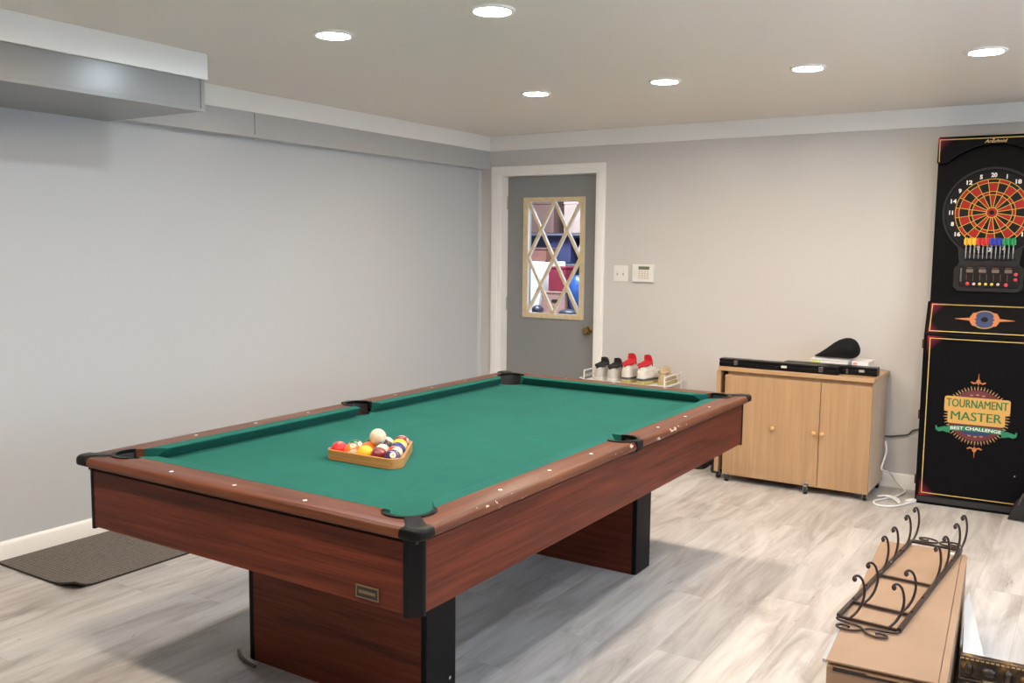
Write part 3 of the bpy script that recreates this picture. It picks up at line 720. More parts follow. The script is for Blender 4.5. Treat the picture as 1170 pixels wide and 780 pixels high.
S_W, S_B, S_R = fab('white leather',(.70,.68,.62)), fab('black lining',(.02,.02,.02),.8), fab('red lining',(.55,.02,.03),.8)
S_G, S_C, S_D, S_BG, S_GB = fab('grey suede',(.10,.10,.11)), fab('cream suede',(.58,.50,.38)), fab('pale grey mesh',(.55,.52,.47)), fab('beige canvas',(.52,.40,.26)), fab('gum rubber',(.50,.42,.16))
SR_Z, SY0, SY1, SX0, SX1 = .536, -.335, -.045, 1.130, 1.735
t = thing('shoe_rack', 'white wire shoe rack by the door casing holding sneakers', 'shoe rack', (0,0,0))
b = MB()
for i in range(9): y = SY0+(SY1-SY0)*i/8; b.tube([(SX0,y,SR_Z-.004),(SX1,y,SR_Z-.004)], .0028, 6)
b.build('wire_shelf', M['whitewire'], t)
b = MB()
for i in range(9): y = SY0+(SY1-SY0)*i/8; b.tube([(SX0,y,.21),(SX1,y,.21)], .0028, 6)
b.build('wire_shelf', M['whitewire'], t)
for x, sgn in ((SX0,-1),(SX1,1)):
    b = MB()
    b.tube(spline([(x,SY0,.0),(x,SY0,.30),(x,SY0,.575),(x,SY0+.02,.597),(x,SY0+.05,.600),(x,SY1-.05,.600),(x,SY1-.02,.597),(x,SY1,.575),(x,SY1,.30),(x,SY1,0)], 5), .005, 8)
    b.tube([(x,SY0,SR_Z-.004),(x,SY1,SR_Z-.004)], .004, 6); b.tube([(x,SY0,.21),(x,SY1,.21)], .004, 6)
    b.tube([(x,SY0,.568),(x,SY1,.568)], .003, 6)
    b.tube(spline([(x,SY0,SR_Z),(x+sgn*.02,SY0-.015,SR_Z+.012),(x+sgn*.028,SY0+.01,SR_Z+.012),(x+sgn*.028,SY1,SR_Z+.012),(x,SY1,SR_Z)], 5), .003, 6)
    b.build('end_frame', M['whitewire'], t, smooth=60)
shoe('sneaker','white sneaker with black collar, leftmost on the wire rack',(1.222,-.315,SR_Z),-.10,S_D,S_W,S_B,S_B,L=.27)
shoe('sneaker','white sneaker with black collar, beside the red-lined pair on the rack',(1.322,-.318,SR_Z),-.12,S_D,S_W,S_B,S_B,L=.27)
shoe('sneaker','red-lined white high sneaker with grey band, left one of its pair',(1.435,-.322,SR_Z),-.06,S_W,S_GB,S_R,S_R,S_G,L=.28,tall=1.18)
shoe('sneaker','red-lined white high sneaker with grey band, right one of its pair',(1.548,-.325,SR_Z),-.16,S_W,S_GB,S_R,S_R,S_G,L=.28,tall=1.18)
shoe('sneaker','beige low shoe at the right end of the wire rack',(1.684,-.262,SR_Z),.02,S_BG,S_GB,S_BG,S_C,L=.20,tall=.8)
S_K, S_KS = fab('black shoe leather',(.02,.02,.021),.45), fab('black shoe sole',(.03,.03,.03),.6)
shoe('shoe','black shoe on the floor touching the cabinet left side',(2.075,-.02,0),pi+.08,S_K,S_KS,S_B,S_B,L=.285)
shoe('shoe','black shoe on the floor farther from the cabinet, half hidden by the table',(1.955,-.02,0),pi-.04,S_K,S_KS,S_B,S_B,L=.255)

# ------------------------------------------------------------------ dartboard machine (local: x across, front at y=0, z up)
DM = thing('dartboard_machine', 'tall black arcade dartboard machine with round logo standing against the far wall', 'dart machine', (3.300,-.296,0), R(2.6))
BLK = mat('black laminate panel', (.004,.004,.005), .5, spec=.08)
BLK2 = mat('black moulded plastic', (.017,.016,.016), .5, spec=.25, bump=.06, bscale=200)
GOLD = mat('gold pinline', (.62,.45,.13), .4); RED = mat('dartboard red', (.34,.016,.014), .6, spec=.2); DBK = mat('dartboard black', (.006,.006,.008), .6, spec=.2)
YEL = mat('dartboard yellow wire', (.62,.40,.04), .5); NUMW = mat('number white', (.78,.76,.72), .5)
def printed_black(name, x0, x1, z0, z1):   # decal: black with a dark red fade printed in each corner
    m = mat(name, (.004,.004,.005), .5, spec=.08); k = NT(m); x, y, z = k.sep(k.coord())
    dx = k.math('MINIMUM', k.math('SUBTRACT', x, x0), k.math('SUBTRACT', x1, x)); dzz = k.math('MINIMUM', k.math('SUBTRACT', z, z0), k.math('SUBTRACT', z1, z))
    d = k.math('ADD', k.math('POWER', k.math('MAXIMUM', dx, 0.0), .8), k.math('POWER', k.math('MAXIMUM', dzz, 0.0), .8))
    k.l(k.ramp(d, [(0,(.30,.02,.03)),(.06,(.13,.010,.035)),(.15,(.004,.004,.005))]), k.b.inputs['Base Color']); return m
WD = .600
base = MB(); base.prism([(.0,0),(.0,.982),(-.12,1.165),(-.262,1.165),(-.262,0)], 0, 1, 'x')
b = MB(); side = [(0,0),(0,.982),(.115,1.165),(.262,1.165),(.262,0)]
b.loft([[(0.0,y,z) for y,z in side],[(WD,y,z) for y,z in side]]); recalc(b.build('lower_cabinet', BLK, DM))
MB().box(.008, WD-.008, -.004, .0, .015, .048).build('kick_plate', mat('worn black base',(.02,.02,.022),.5), DM)
dr = MB().box(.020, WD-.020, -.010, -.0005, .052, .976).build('cabinet_door', printed_black('door decal', .033, .567, .066, .966), DM)
def pin(x0,x1,z0,z1,y,parent,w=.0045, mt=GOLD, place=None):
    b = MB()
    for a0,a1,c0,c1 in ((x0,x1,z0,z0+w),(x0,x1,z1-w,z1),(x0,x0+w,z0+w,z1-w),(x1-w,x1,z0+w,z1-w)): b.box(a0,a1,y-.001,y,c0,c1)
    if place: b.xf(place)
    return b.build('gold_border', mt, parent)
pin(.032,.568,.066,.966,-.010,dr)
for z in (.927,.518,.137): MB().box(-.008,.0,.004,.030,z-.025,z+.025).build('hinge', mat('brown hinge',(.10,.05,.035),.5,metal=.4), DM)
MB().lathe([(0,.004),(.004,.004),(.004,0)], (.500,-.010,.225), 10, axis='y').build('door_lock', M['chrome'], dr)
# round logo on the door
fl = lambda y: (lambda x, z, d: (x, y-d, z))
LG = (.293, .541); TAN = mat('logo tan', (.36,.22,.09), .5); MAR = mat('logo maroon', (.13,.02,.035), .5); NAV = mat('logo navy', (.02,.035,.12), .5)
PLQ = mat('logo amber', (.60,.34,.085), .5); GRN = mat('logo green', (.015,.15,.045), .5); RIB = mat('logo ribbon green', (.015,.20,.09), .5); DKG = mat('logo dark green', (.01,.07,.03), .5); ORN = mat('logo orange', (.50,.17,.05), .5)
b = MB()
for i in range(60):
    a = 2*pi*i/60; r0, r1 = .146, .168 + (.0 if i%2 else -.004); w = .0045
    c, s = cos(a), sin(a); p = [(LG[0]+r0*c-w*s*.9, LG[1]+r0*s+w*c*.9),(LG[0]+r1*c-w*s*.35, LG[1]+r1*s+w*c*.35),(LG[0]+r1*c+w*s*.35, LG[1]+r1*s-w*c*.35),(LG[0]+r0*c+w*s*.9, LG[1]+r0*s-w*c*.9)]
    b.prism(p, .010, .0112, 'y')
lg = b.build('logo', TAN, dr)
MB().prism([(LG[0]+.143*cos(2*pi*i/60), LG[1]+.143*sin(2*pi*i/60)) for i in range(60)], .010, .0115, 'y').build('logo_disc', MAR, lg)
b = MB(); b.prism([(LG[0]+x,LG[1]+z) for x,z in ((-.075,-.062),(.075,-.066),(.085,-.088),(.05,-.112),(-.05,-.110),(-.085,-.084))], .0115, .0120, 'y'); b.build('logo_field', NAV, lg)
def rrect(x0,x1,z0,z1,r,n=5): return arc((x1-r,z1-r),r,0,90,n)+arc((x0+r,z1-r),r,90,180,n)+arc((x0+r,z0+r),r,180,270,n)+arc((x1-r,z0+r),r,270,360,n)
plq = MB(); tilt = Matrix.Identity(4)
plq.prism(rrect(.128,.458,.556,.643,.014), .0125, .0135, 'y'); plq.prism(rrect(.148,.436,.489,.570,.014), .0125, .0137, 'y'); plq.build('logo_plaque', PLQ, lg)
tb = lambda x: -.0*x
def logo_line(body, size, cx, cz, width):     # heavy poster lettering: one mesh per line
    vs, fs = [], []
    for i, dx in enumerate((-.0011, 0, .0011)):
        t = text('lettering', body, size, GRN, None, (lambda dx, i: lambda x,y,d: (cx+dx+x, -.0139-.0001*i-d, cz+y))(dx, i), width=width)
        o = len(vs); vs += [v.co.copy() for v in t.data.vertices]; fs += [[o+k for k in p.vertices] for p in t.data.polygons]
        bpy.data.objects.remove(t)
    b = MB(); b.add(vs, fs); b.build('logo_lettering', GRN, lg)
logo_line('TOURNAMENT', .066, .293, .604, .308)
logo_line('MASTER', .070, .292, .532, .254)
bow = lambda x: .470 - .30*(x-LG[0])**2 - .004
b = MB(); xs = [.150+.286*i/16 for i in range(17)]
b.prism([(x, bow(x)+.014) for x in xs] + [(x, bow(x)-.014) for x in xs[::-1]], .0138, .0146, 'y')
for s in (1,-1):
    q = [(.135,.006),(.155,.012),(.175,.006),(.192,.0),(.200,.010),(.194,.014),(.206,.010),(.203,-.012),(.188,-.022),(.165,-.016),(.145,-.022),(.128,-.024)]
    b.prism([(LG[0]+s*x, .456+z) for x, z in q], .0128, .0136, 'y')
b.build('logo_ribbon', RIB, lg)
text('ribbon_lettering', 'BEST CHALLENGE', .024, NUMW, lg, lambda x,y,d: (LG[0]+x, -.0147-d, bow(LG[0]+x)+y), bold=.0004, width=.255)
for s in (1,-1):
    b = MB(); z0 = .541+s*.176
    b.prism([(LG[0]-.004,z0),(LG[0]+.004,z0),(LG[0]+.001,z0+s*.062),(LG[0]-.001,z0+s*.062)], .010, .0112, 'y')
    b.prism([(LG[0]+x, z0+s*z) for x,z in ((-.040,.012),(-.032,.016),(-.020,.010),(0,.022),(.020,.010),(.032,.016),(.040,.012),(.024,.002),(0,.010),(-.024,.002))], .010, .0113, 'y')
    b.prism([(LG[0]+x, z0+s*z) for x,z in ((-.012,.020),(0,.034),(.012,.020),(0,.014))], .010, .0114, 'y')
    b.build('logo_finial', ORN, lg)
b = MB()
for s in (1,-1):
    for q in (-.03,0,.03): b.prism([(LG[0]+q+.010*cos(i*pi/4), LG[1]+s*.118-abs(q)*.12*s+.0045*sin(i*pi/4)) for i in range(8)], .0115, .0121, 'y')
b.build('logo_ornament', TAN, lg)
# slanted console panel
SL = math.atan2(.183, .115); Ls = math.hypot(.183,.115)
PM = Matrix(((1,0,0,0),(0,0,cos(SL),0),(0,-1*0,0,0),(0,0,0,1)))
def slant(x, u, d): return (x, u*cos(SL)-d*sin(SL), .982+u*sin(SL)+d*cos(SL))
def slab(poly, d0, d1, name, mt, parent):
    b = MB(); n = len(poly); vs = [slant(x,u,d0) for x,u in poly]+[slant(x,u,d1) for x,u in poly]
    b.add(vs, [tuple(range(n))[::-1], tuple(range(n,2*n))]+[(i,(i+1)%n,n+(i+1)%n,n+i) for i in range(n)]); return recalc(b.build(name, mt, parent))
cp = slab([(.018,.014),(WD-.018,.014),(WD-.018,Ls-.012),(.018,Ls-.012)], .0005, .006, 'console_panel', printed_black('console decal', .024, .576, .99, 1.15), DM)
b = MB(); w = .0045
for a0,a1,c0,c1 in ((.024,.576,.020,.020+w),(.024,.576,Ls-.018-w,Ls-.018),(.024,.024+w,.020,Ls-.018),(.576-w,.576,.020,Ls-.018)):
    vs = [slant(x,u,d) for d in (.006,.0068) for x,u in ((a0,c0),(a1,c0),(a1,c1),(a0,c1))]; b.add(vs, [(3,2,1,0),(4,5,6,7),(0,1,5,4),(1,2,6,5),(2,3,7,6),(3,0,4,7)])
recalc(b.build('gold_border', GOLD, cp))
CC = (.300, Ls/2)
circ = lambda c, r, n=32: [(c[0]+r*cos(2*pi*i/n), c[1]+r*.88*sin(2*pi*i/n)) for i in range(n)]
slab(circ(CC,.066), .006, .0066, 'emblem_ring', TAN, cp); slab(circ(CC,.058), .0066, .0072, 'emblem_disc', NAV, cp); slab(circ(CC,.018), .0072, .0076, 'emblem_eye', DBK, cp)
for s in (1,-1):
    slab([(CC[0]+s*x, CC[1]+u) for x,u in ((.062,.010),(.150,.001),(.150,-.001),(.062,-.010))], .006, .0068, 'emblem_spear', ORN, cp)
    slab([(CC[0]+s*x, CC[1]+u) for x,u in ((.034,.046),(.060,.040),(.074,.014),(.074,-.014),(.060,-.040),(.034,-.046),(.046,-.020),(.040,-.010),(.052,0),(.040,.010),(.046,.020))], .0072, .0080, 'emblem_scroll', ORN, cp)
# upper cabinet: back box, moulded dartboard surround, header
UY = .115
MB().box(.010, WD-.010, UY, .262, 1.165, 2.100).build('upper_cabinet', BLK, DM)
BCX, BCZ = .300, 1.672
sur = MB(); pts = []
for i in range(41):
    a = R(-50+280*i/40); pts.append((BCX+.252*cos(a), BCZ+.252*sin(a)))
pts += [(BCX-.155, 1.43),(BCX-.150,1.385),(BCX-.175,1.36),(BCX-.175,1.255),(BCX-.150,1.232),(BCX+.150,1.232),(BCX+.175,1.255),(BCX+.175,1.36),(BCX+.150,1.385),(BCX+.155,1.43)]
sur.prism(pts, -UY, -UY+.014, 'y'); sur.build('board_surround', BLK2, DM, bevel=.006)
DB_Y = UY-.014
bd = MB(); bd.lathe([(0,0.001),(.226,.001),(.226,.006),(.234,.008),(.240,.004),(.240,0)], (BCX,DB_Y,BCZ), 64, axis='y', cap0=False)
board = bd.build('dartboard', DBK, DM, smooth=40)
RS = .185
b = MB()
def sector(r0, r1, i, y, m):
    n = 5; a0 = 90-9-18*i
    vs = []
    for k in range(n+1):
        a = R(a0+18*k/n)
        vs += [(BCX+r0*cos(a), y, BCZ+r0*sin(a)), (BCX+r1*cos(a), y, BCZ+r1*sin(a))]
    b.add(vs, [(2*k,2*k+1,2*k+3,2*k+2) for k in range(n)], m)
ZR = [(.15,.536),(.536,.627),(.627,.893),(.893,1.0)]
ys = DB_Y-.0075
for i in range(20):
    for z, (r0, r1) in enumerate(ZR):
        red = (i % 2 == 0) == (z in (0,2)); sector(r0*RS, r1*RS, i, ys, 0 if red else 1)
n = 40
ci = [(BCX+.15*RS*cos(2*pi*k/n), ys, BCZ+.15*RS*sin(2*pi*k/n)) for k in range(n)]; b.add(ci, [tuple(range(n))], 0)
ci = [(BCX+.07*RS*cos(2*pi*k/n), ys-.0004, BCZ+.07*RS*sin(2*pi*k/n)) for k in range(n)]; b.add(ci, [tuple(range(n))], 1)
recalc(b.build('scoring_segments', [RED, DBK], board))
b = MB()
def ring(r, w):
    vs = []; n = 72
    rings = [[(BCX+(r+dx)*cos(2*pi*k/n), ys-dy, BCZ+(r+dx)*sin(2*pi*k/n)) for k in range(n)] for dx, dy in ((-w,0.0003),(-w,.002),(w,.002),(w,.0003))]
    b.loft(rings, False, False)
for z in (.15,.536,.627,.893,1.0): ring(z*RS, .0016)
for i in range(20):
    a = R(90-9-18*i); c, s = cos(a), sin(a); w = .0016; vs = []
    for r in (.15*RS, RS):
        vs += [(BCX+r*c-w*s, ys-.002, BCZ+r*s+w*c), (BCX+r*c+w*s, ys-.002, BCZ+r*s-w*c)]
    b.add(vs, [(0,1,3,2)])
recalc(b.build('spider', YEL, board))
for i, nu in enumerate([20,1,18,4,13,6,10,15,2,17,3,19,7,16,8,11,14,9,12,5]):
    a = R(90-18*i); cxn, czn = BCX+.206*cos(a), BCZ+.206*sin(a)
    text('number', str(nu), .031, NUMW, board, (lambda cxn,czn: lambda x,y,d: (cxn+x, DB_Y-.0045-d, czn+y))(cxn,czn), bold=.0012, width=(.030 if nu > 9 else None) if nu != 11 else .020)
# score panel
sp = MB().prism(rrect(BCX-.145,BCX+.155,1.258,1.378,.012), -DB_Y, -DB_Y+.010, 'y').build('score_panel', mat('score panel black',(.008,.007,.008),.25), DM, bevel=.002)
sy2 = DB_Y-.010
MB().box(BCX-.140,BCX-.132,sy2-.001,sy2,1.285,1.362).build('side_label', mat('grey label',(.09,.09,.09),.5), sp)
dm = mat('score display',(.13,.10,.08),.4)
for i in range(4): MB().box(BCX-.110+i*.064, BCX-.074+i*.064, sy2-.001, sy2, 1.338, 1.357).build('display', dm, sp)
ol = mat('thin orange print',(.22,.08,.03),.5)
b = MB()
for i in range(4): b.box(BCX-.106+i*.064, BCX-.080+i*.064, sy2-.0006, sy2, 1.363, 1.366)
for i in range(7): b.box(BCX-.108+i*.034, BCX-.1065+i*.034, sy2-.0006, sy2, 1.292, 1.328)
b.build('panel_print', ol, sp)
def btn(x, z, r, c, name='button'):
    MB().lathe([(r,0),(r,.004),(r*.8,.006),(0,.0065)], (x,sy2,z), 16, axis='y').build(name, mat('%s plastic' % name, c, .35), sp, smooth=50)
RB_, YB_, PB_ = (.50,.03,.05), (.70,.55,.06), (.75,.50,.45)
for x, z, r, c in ((-.101,1.274,.011,RB_),(-.068,1.274,.008,PB_),(-.038,1.274,.008,YB_),(-.008,1.274,.008,YB_),(.022,1.274,.008,YB_),(.053,1.274,.008,PB_),(.092,1.272,.011,RB_),(.137,1.331,.010,RB_),(.137,1.302,.010,RB_)): btn(BCX+x, z, r, c)
# header with arched lower edge
hp = [(.010,2.088),(.010,1.950),(.045,1.950)] + [(BCX-.235+.47*i/20, 1.950+.098*sin(pi*i/20)**.8) for i in range(21)] + [(WD-.045,1.950),(WD-.010,1.950),(WD-.010,2.088)]
hd = MB().prism(hp, -UY+.0005, -UY+.055, 'y').build('header', printed_black('header decal', .018, .582, 1.86, 2.080), DM)
hy = UY-.055
b = MB(); b.box(.018,WD-.018,hy-.001,hy,2.076,2.080); b.box(.018,.022,hy-.001,hy,1.956,2.076); b.box(WD-.022,WD-.018,hy-.001,hy,1.956,2.076); b.build('gold_border', GOLD, hd)
text('header_lettering', 'Arachnid', .026, mat('header gold',(.55,.38,.14),.4), hd, lambda x,y,d: (BCX+x, hy-.0005-d, 2.060+y*.9), bold=.0006, shear=.3, width=.112)
MB().prism([(BCX-.012+.006*cos(i*pi/4), 2.0712+.004*sin(i*pi/4)) for i in range(8)], -hy, -hy+.001, 'y').build('header_emblem', PLQ, hd)
# dart holder strip and darts
MB().prism(rrect(BCX-.125,BCX+.125,1.418,1.436,.006), -DB_Y, -DB_Y+.022, 'y').build('dart_holder', BLK2, DM, bevel=.002)
text('holder_lettering', 'Spider', .020, NUMW, DM, lambda x,y,d: (BCX+x, DB_Y-.0222-d, 1.427+y*.8), bold=.0006, shear=.3, width=.07) if False else None
cols = [('yellow',(.80,.50,.02)),('red',(.62,.03,.02)),('blue',(.03,.05,.45)),('green',(.01,.32,.09))]
fm = {c: mat('%s dart flight' % c, v, .5) for c, v in cols}
DMW = Matrix.Translation(DM.location) @ Matrix.Rotation(R(2.6),4,'Z')
for i in range(12):
    c = cols[i//3][0]; x = BCX-.117+i*.0213
    t = thing('dart', '%s-flighted dart hanging below the dartboard, %s of the three %s ones' % (c, ('left','middle','right')[i%3], c), 'dart', DMW @ Vector((x, DB_Y-.028, 1.424)), R(2.6), 'darts in the holder below the dartboard')
    b = MB(); b.cyl((0,0,.004),(0,0,.024),.0022,8); b.cyl((0,0,.024),(0,0,.056),.0036,10); b.cyl((0,0,.056),(0,0,.070),.0022,8); b.cyl((0,0,-.010),(0,0,.004),.0010,6,r1=.0022); b.build('barrel', mat('dart metal',(.42,.40,.38),.35,metal=.7), t, smooth=50)
    b = MB()
    for a in (.35, .35+pi/2):
        dx, dy = cos(a), sin(a); p = [(-.0125,.098),(-.0125,.074),(-.003,.064),(.003,.064),(.0125,.074),(.0125,.098),(.007,.108),(-.007,.108)]
        vs = [(u*dx-.0006*dy*s, u*dy+.0006*dx*s, z) for s in (1,-1) for u, z in p]; n = len(p)
        b.add(vs, [tuple(range(n)), tuple(range(n,2*n))[::-1]]+[(k,n+k,n+(k+1)%n,(k+1)%n) for k in range(n)])
    b.build('flight', fm[c], t)
# black bag at the foot of the machine
b = MB(); rings = []
for i in range(13):
    s = i/12; x = .500+.34*s; hh = .20*sin(pi*min(1,.12+.76*s))**.6; w = .06*sin(pi*min(1,.10+.80*s))**.5
    rings.append([(x+.02*sin(a)*(1-2*s), -.085+w*cos(a), hh/2+hh/2*math.copysign(abs(sin(a))**.8, sin(a))) for a in [2*pi*j/20 for j in range(20)]])
b.loft(rings); b.xf(DMW); bag = thing('shoulder_bag', 'black bag on the floor leaning at the right foot of the dartboard machine', 'bag', (0,0,0))
recalc(b.build('bag_body', mat('black nylon',(.015,.015,.016),.6,bump=.35,bscale=25), bag, smooth=60))
b = MB(); b.tube([DMW @ Vector(p) for p in spline([(.53,-.148,.10),(.56,-.152,.17),(.64,-.150,.20),(.72,-.150,.18),(.78,-.146,.10)], 6)], .008, 8); b.build('strap', mat('grey strap',(.05,.05,.05),.6), bag, smooth=60)

# ------------------------------------------------------------------ cardboard box, wine rack, foam, picture frame
BA = .072
bx_o = (3.549,-3.375); BM = Matrix.Translation((bx_o[0],bx_o[1],0)) @ Matrix.Rotation(BA,4,'Z')
BW, BL, BH = .312, 1.235, .300
BXT = thing('cardboard_box', 'long brown cardboard box on the floor under the iron wine rack', 'box', BM.translation, BA)
b = MB(); b.box(.002,BW-.002,.004,BL-.002,0,BH-.016); b.build('carton', M['card'], BXT, bevel=.003)
MB().box(.006,BW-.006,.012,BL-.008,BH-.016,BH-.006).build('inner_flap', M['cardin'], BXT)
lid = MB(); lid.box(0,BW-.022,.0,BL,BH-.006,BH); lid.build('top_flap', M['card'], BXT, bevel=.002)
MB().box(BW-.0205,BW,.0,BL-.04,BH-.0075,BH-.001).build('side_flap', M['card'], BXT, bevel=.002)
MB().box(.02,BW*.62,-.002,.006,BH-.028,BH-.019).build('torn_slit', M['gapline'], BXT)
MB().box(BW*.35,BW-.01,-.003,.010,BH-.020,BH-.0165).build('torn_edge', M['cardin'], BXT)
MB().box(-.012,-.0005,.02,.46,BH-.018,BH-.008).build('packing_sheet', mat('milky plastic',(.40,.41,.41),.3), BXT)
MB().box(BW-.062,BW-.026,BL-.052,BL-.02,BH,BH+.0006).build('packing_scrap', M['foam'], BXT)

RA = -.063; WR = thing('wine_rack', 'wrought iron wine rack with upright hooks lying on the cardboard box', 'wine rack', (3.598,-3.062,BH+.001), RA)
RW, RL = .0905, .940
def rect_tube(b, p, q, w, h_):
    p, q = Vector(p), Vector(q); t = (q-p).normalized(); s = Vector((-t.y,t.x,0))*w/2; u = Vector((0,0,h_/2))
    b.loft([[c+s+u, c-s+u, c-s-u, c+s-u] for c in (p,q)])
for s in (1,-1):
    b = MB(); rect_tube(b, (s*RW,0,.008),(s*RW,RL,.008),.011,.014)
    for v in (.17,.33,.52,.64,.82):  b.lathe([(.0045,0),(.0045,.003),(0,.005)], (s*RW, v*RL, .015), 8)
    recalc(b.build('side_rail', M['iron'], WR))
for v in (0,.150,.465,RL):
    b = MB(); rect_tube(b, (-RW,v,.007),(RW,v,.007),.009,.008); recalc(b.build('cross_bar', M['iron'], WR))
hk = []
for s, xs in ((-1,(.096,.096,.092,.090,.055,.055)),(1,(.088,.088,.086,.082,.062,.062))):
    for x, v in zip(xs, (.925,.790,.600,.465,.150,0)):
        if abs(x) > .08: x = RW-.004
        q = [(0,0,.010),(.014,.018,.026),(.026,.030,.052),(.032,.034,.084),(.031,.030,.112),(.026,.022,.134),(.018,.013,.146),(.009,.007,.146),(.004,.004,.138),(.007,.005,.131),(.011,.008,.134)]
        sq = .55 if abs(x) > .08 else 1
        a = s*0
        b = MB(); b.tube([(s*x+p[0]*sq, v+p[1]*.9, p[2]) for p in spline(q, 4)], .0042, 8)
        e = (s*x+.007*sq, v+.006, .137); b.lathe([(0,-.005),(.006,-.004),(.008,0),(.006,.004),(0,.005)], e, 10)
        b.build('bottle_hook', M['iron'], WR, smooth=60)
for v, sg in ((0,-1),(RL,1)):
    for s in (1,-1):
        q = [(s*RW,.004,.006),(s*.086,.020,.006),(s*.055,.030,.006),(s*.020,.036,.006),(s*.005,.048,.006),(s*.008,.068,.006),(s*.030,.084,.006),(s*.058,.086,.006),(s*.074,.072,.006),(s*.066,.056,.006),(s*.048,.054,.006),(s*.040,.062,.006)]
        b = MB(); b.tube([(x, v+sg*y, z) for x,y,z in spline(q, 5)], .0040, 8); b.build('scroll', M['iron'], WR, smooth=60)

fb = MB(); fb.prism([(3.800,-2.30),(3.802,-2.44),(3.884,-3.24),(3.972,-3.235),(3.82,-2.42)], 0, .215)
tag(fb.build('packing_block', M['foam'], bevel=.002), 'white tapered packing block on the floor beside the cardboard box', 'packing foam')
# ornate frame
FT = thing('picture_frame', 'dark ornate picture frame with gold highlights in the lower right corner', 'picture frame', (3.885,-3.345,0), .06)
FT.rotation_euler = (R(-7),0,.06)
FW, FH, fw = .46, .380, .058
FRM = None
def frame_mat():
    m = mat('antique bronze frame', (.04,.025,.015), .35, metal=.5); k = NT(m); v = k.coord()
    n = k.noise(v, 24, 3); k.l(k.ramp(n, [(.44,(.030,.020,.014)),(.54,(.10,.055,.022)),(.66,(.50,.30,.09))]), k.b.inputs['Base Color']); k.bump(k.noise(v, 60, 3), .6, .004); return m
FRM = frame_mat()
def fbar(x0,x1,z0,z1):
    return MB().box(x0,x1,-.020,.012,z0,z1)
o = FT
for (x0,x1,z0,z1) in ((0,FW,FH-fw,FH),(0,FW,0,fw),(0,fw,fw,FH-fw),(FW-fw,FW,fw,FH-fw)):
    mb = fbar(x0,x1,z0,z1); horiz = (x1-x0) > (z1-z0)
    sb = mb.build('moulding', FRM, FT, bevel=.005)
    b = MB(); n = int(((x1-x0) if horiz else (z1-z0))/.042)
    for i in range(n):
        u = (i+.5)/n; c = (x0+(x1-x0)*u, -.020, z0+.42*fw+0*u) if horiz else ((x0+x1)/2, -.020, z0+(z1-z0)*u)
        rings = [[(c[0]+(.020 if i%2 else .011)*cos(a)*sin(t), c[1]-.014*cos(t), c[2]+(.013 if i%2 else .019)*sin(a)*sin(t)) for a in [2*pi*j/12 for j in range(12)]] for t in (pi/2,pi/3,pi/6,.05)]
        b.loft(rings, False, True)
    recalc(b.build('carved_leaf', FRM, sb, smooth=60))
    if horiz and z1 > .3:
        b = MB()
        for i in range(int(FW/.012)): 
            c = (x0+.006+i*.012, -.0205, z1-.007); b.box(c[0]-.0042,c[0]+.0042,c[1]-.002,c[1],c[2]-.0016,c[2]+.0016)
        b.build('beading', mat('gilt beading',(.62,.44,.20),.3,metal=.6), sb)
MB().box(fw-.004,FW-.004-fw+.008,-.004,.004,fw-.004,FH-fw+.004).build('picture', mat('cream picture',(.72,.62,.38),.5,var=.08,vscale=12), FT)

# ------------------------------------------------------------------ the room beyond the door
GW = mat('utility room wall', (.42,.40,.42), .7); 
struct(MB().box(GX0-.1, GX1+.1, .0, GY1+.1, -.12, -.001).build('floor_beyond', mat('grey concrete',(.30,.30,.31),.8,var=.15,vscale=4)))
struct(MB().box(GX0, GX1, .15, GY1, 2.6, 2.7).build('ceiling_beyond', GW))
struct(MB().box(GX0-.1, GX0, .15, GY1, 0, 2.7).build('wall_left_beyond', GW)); struct(MB().box(GX1, GX1+.1, .15, GY1, 0, 2.7).build('wall_right_beyond', GW))
struct(MB().box(GX0, GX1, GY1, GY1+.1, 0, 2.7).build('wall_back_beyond', mat('slate blue wall',(.045,.05,.09),.6)))
b = MB(); b.box(GX0, -.15, .14, .15, 0, 2.7); b.box(-.15, GX1, .15, .16, ZC, 2.7); struct(b.build('wall_front_beyond', GW))
card2 = mat('pale carton',(.50,.36,.30),.8); 
SH = thing('storage_shelf', 'grey metal storage shelf seen through the lattice door glass', 'shelf', (-.95,1.55,0))
for x in (0,1.7):
    for y in (0,.45): MB().box(x-.02,x+.02,y-.02,y+.02,0,2.1).build('upright', mat('shelf metal',(.12,.12,.15),.4), SH)
for z in (.62,1.30,1.58): MB().box(-.02,1.72,-.02,.47,z-.02,z).build('shelf_board', mat('shelf board',(.10,.10,.14),.5), SH)
def carton(name, label, x, y, z, w, d, hh, c, cat='box', lidc=None, hole=False):
    t = thing(name, label, cat, (x,y,z))
    MB().box(-w/2,w/2,-d/2,d/2,0,hh-.021).build('body', mat(label[:24], c, .7, var=.08, vscale=10), t, bevel=.008)
    MB().box(-w/2-.003,w/2+.003,-d/2-.003,d/2+.003,hh-.02,hh).build('lid', mat('lid '+label[:20], lidc or tuple(x_*.85 for x_ in c), .7), t, bevel=.004)
    if hole: MB().prism(rrect(-.01,.06,hh*.52,hh*.66,.012), d/2, d/2+.003, 'y').build('hand_hole', M['gapline'], t)
    return t
carton('storage_box','brown carton behind the door glass, top left of the lattice',-.39,1.73,1.581,.30,.34,.29,(.12,.07,.06))
carton('storage_box','pale tan carton behind the door glass, top right of the lattice',-.01,1.73,1.581,.24,.34,.29,(.30,.235,.21),lidc=(.40,.30,.29))
carton('storage_box','small brown carton standing on the white fridge behind the door',-.185,1.26,1.321,.21,.2,.125,(.15,.065,.05))
carton('storage_bin','dark navy bin on the shelf in the middle behind the door glass',-.21,1.76,1.301,.26,.30,.24,(.03,.035,.10),'bin')
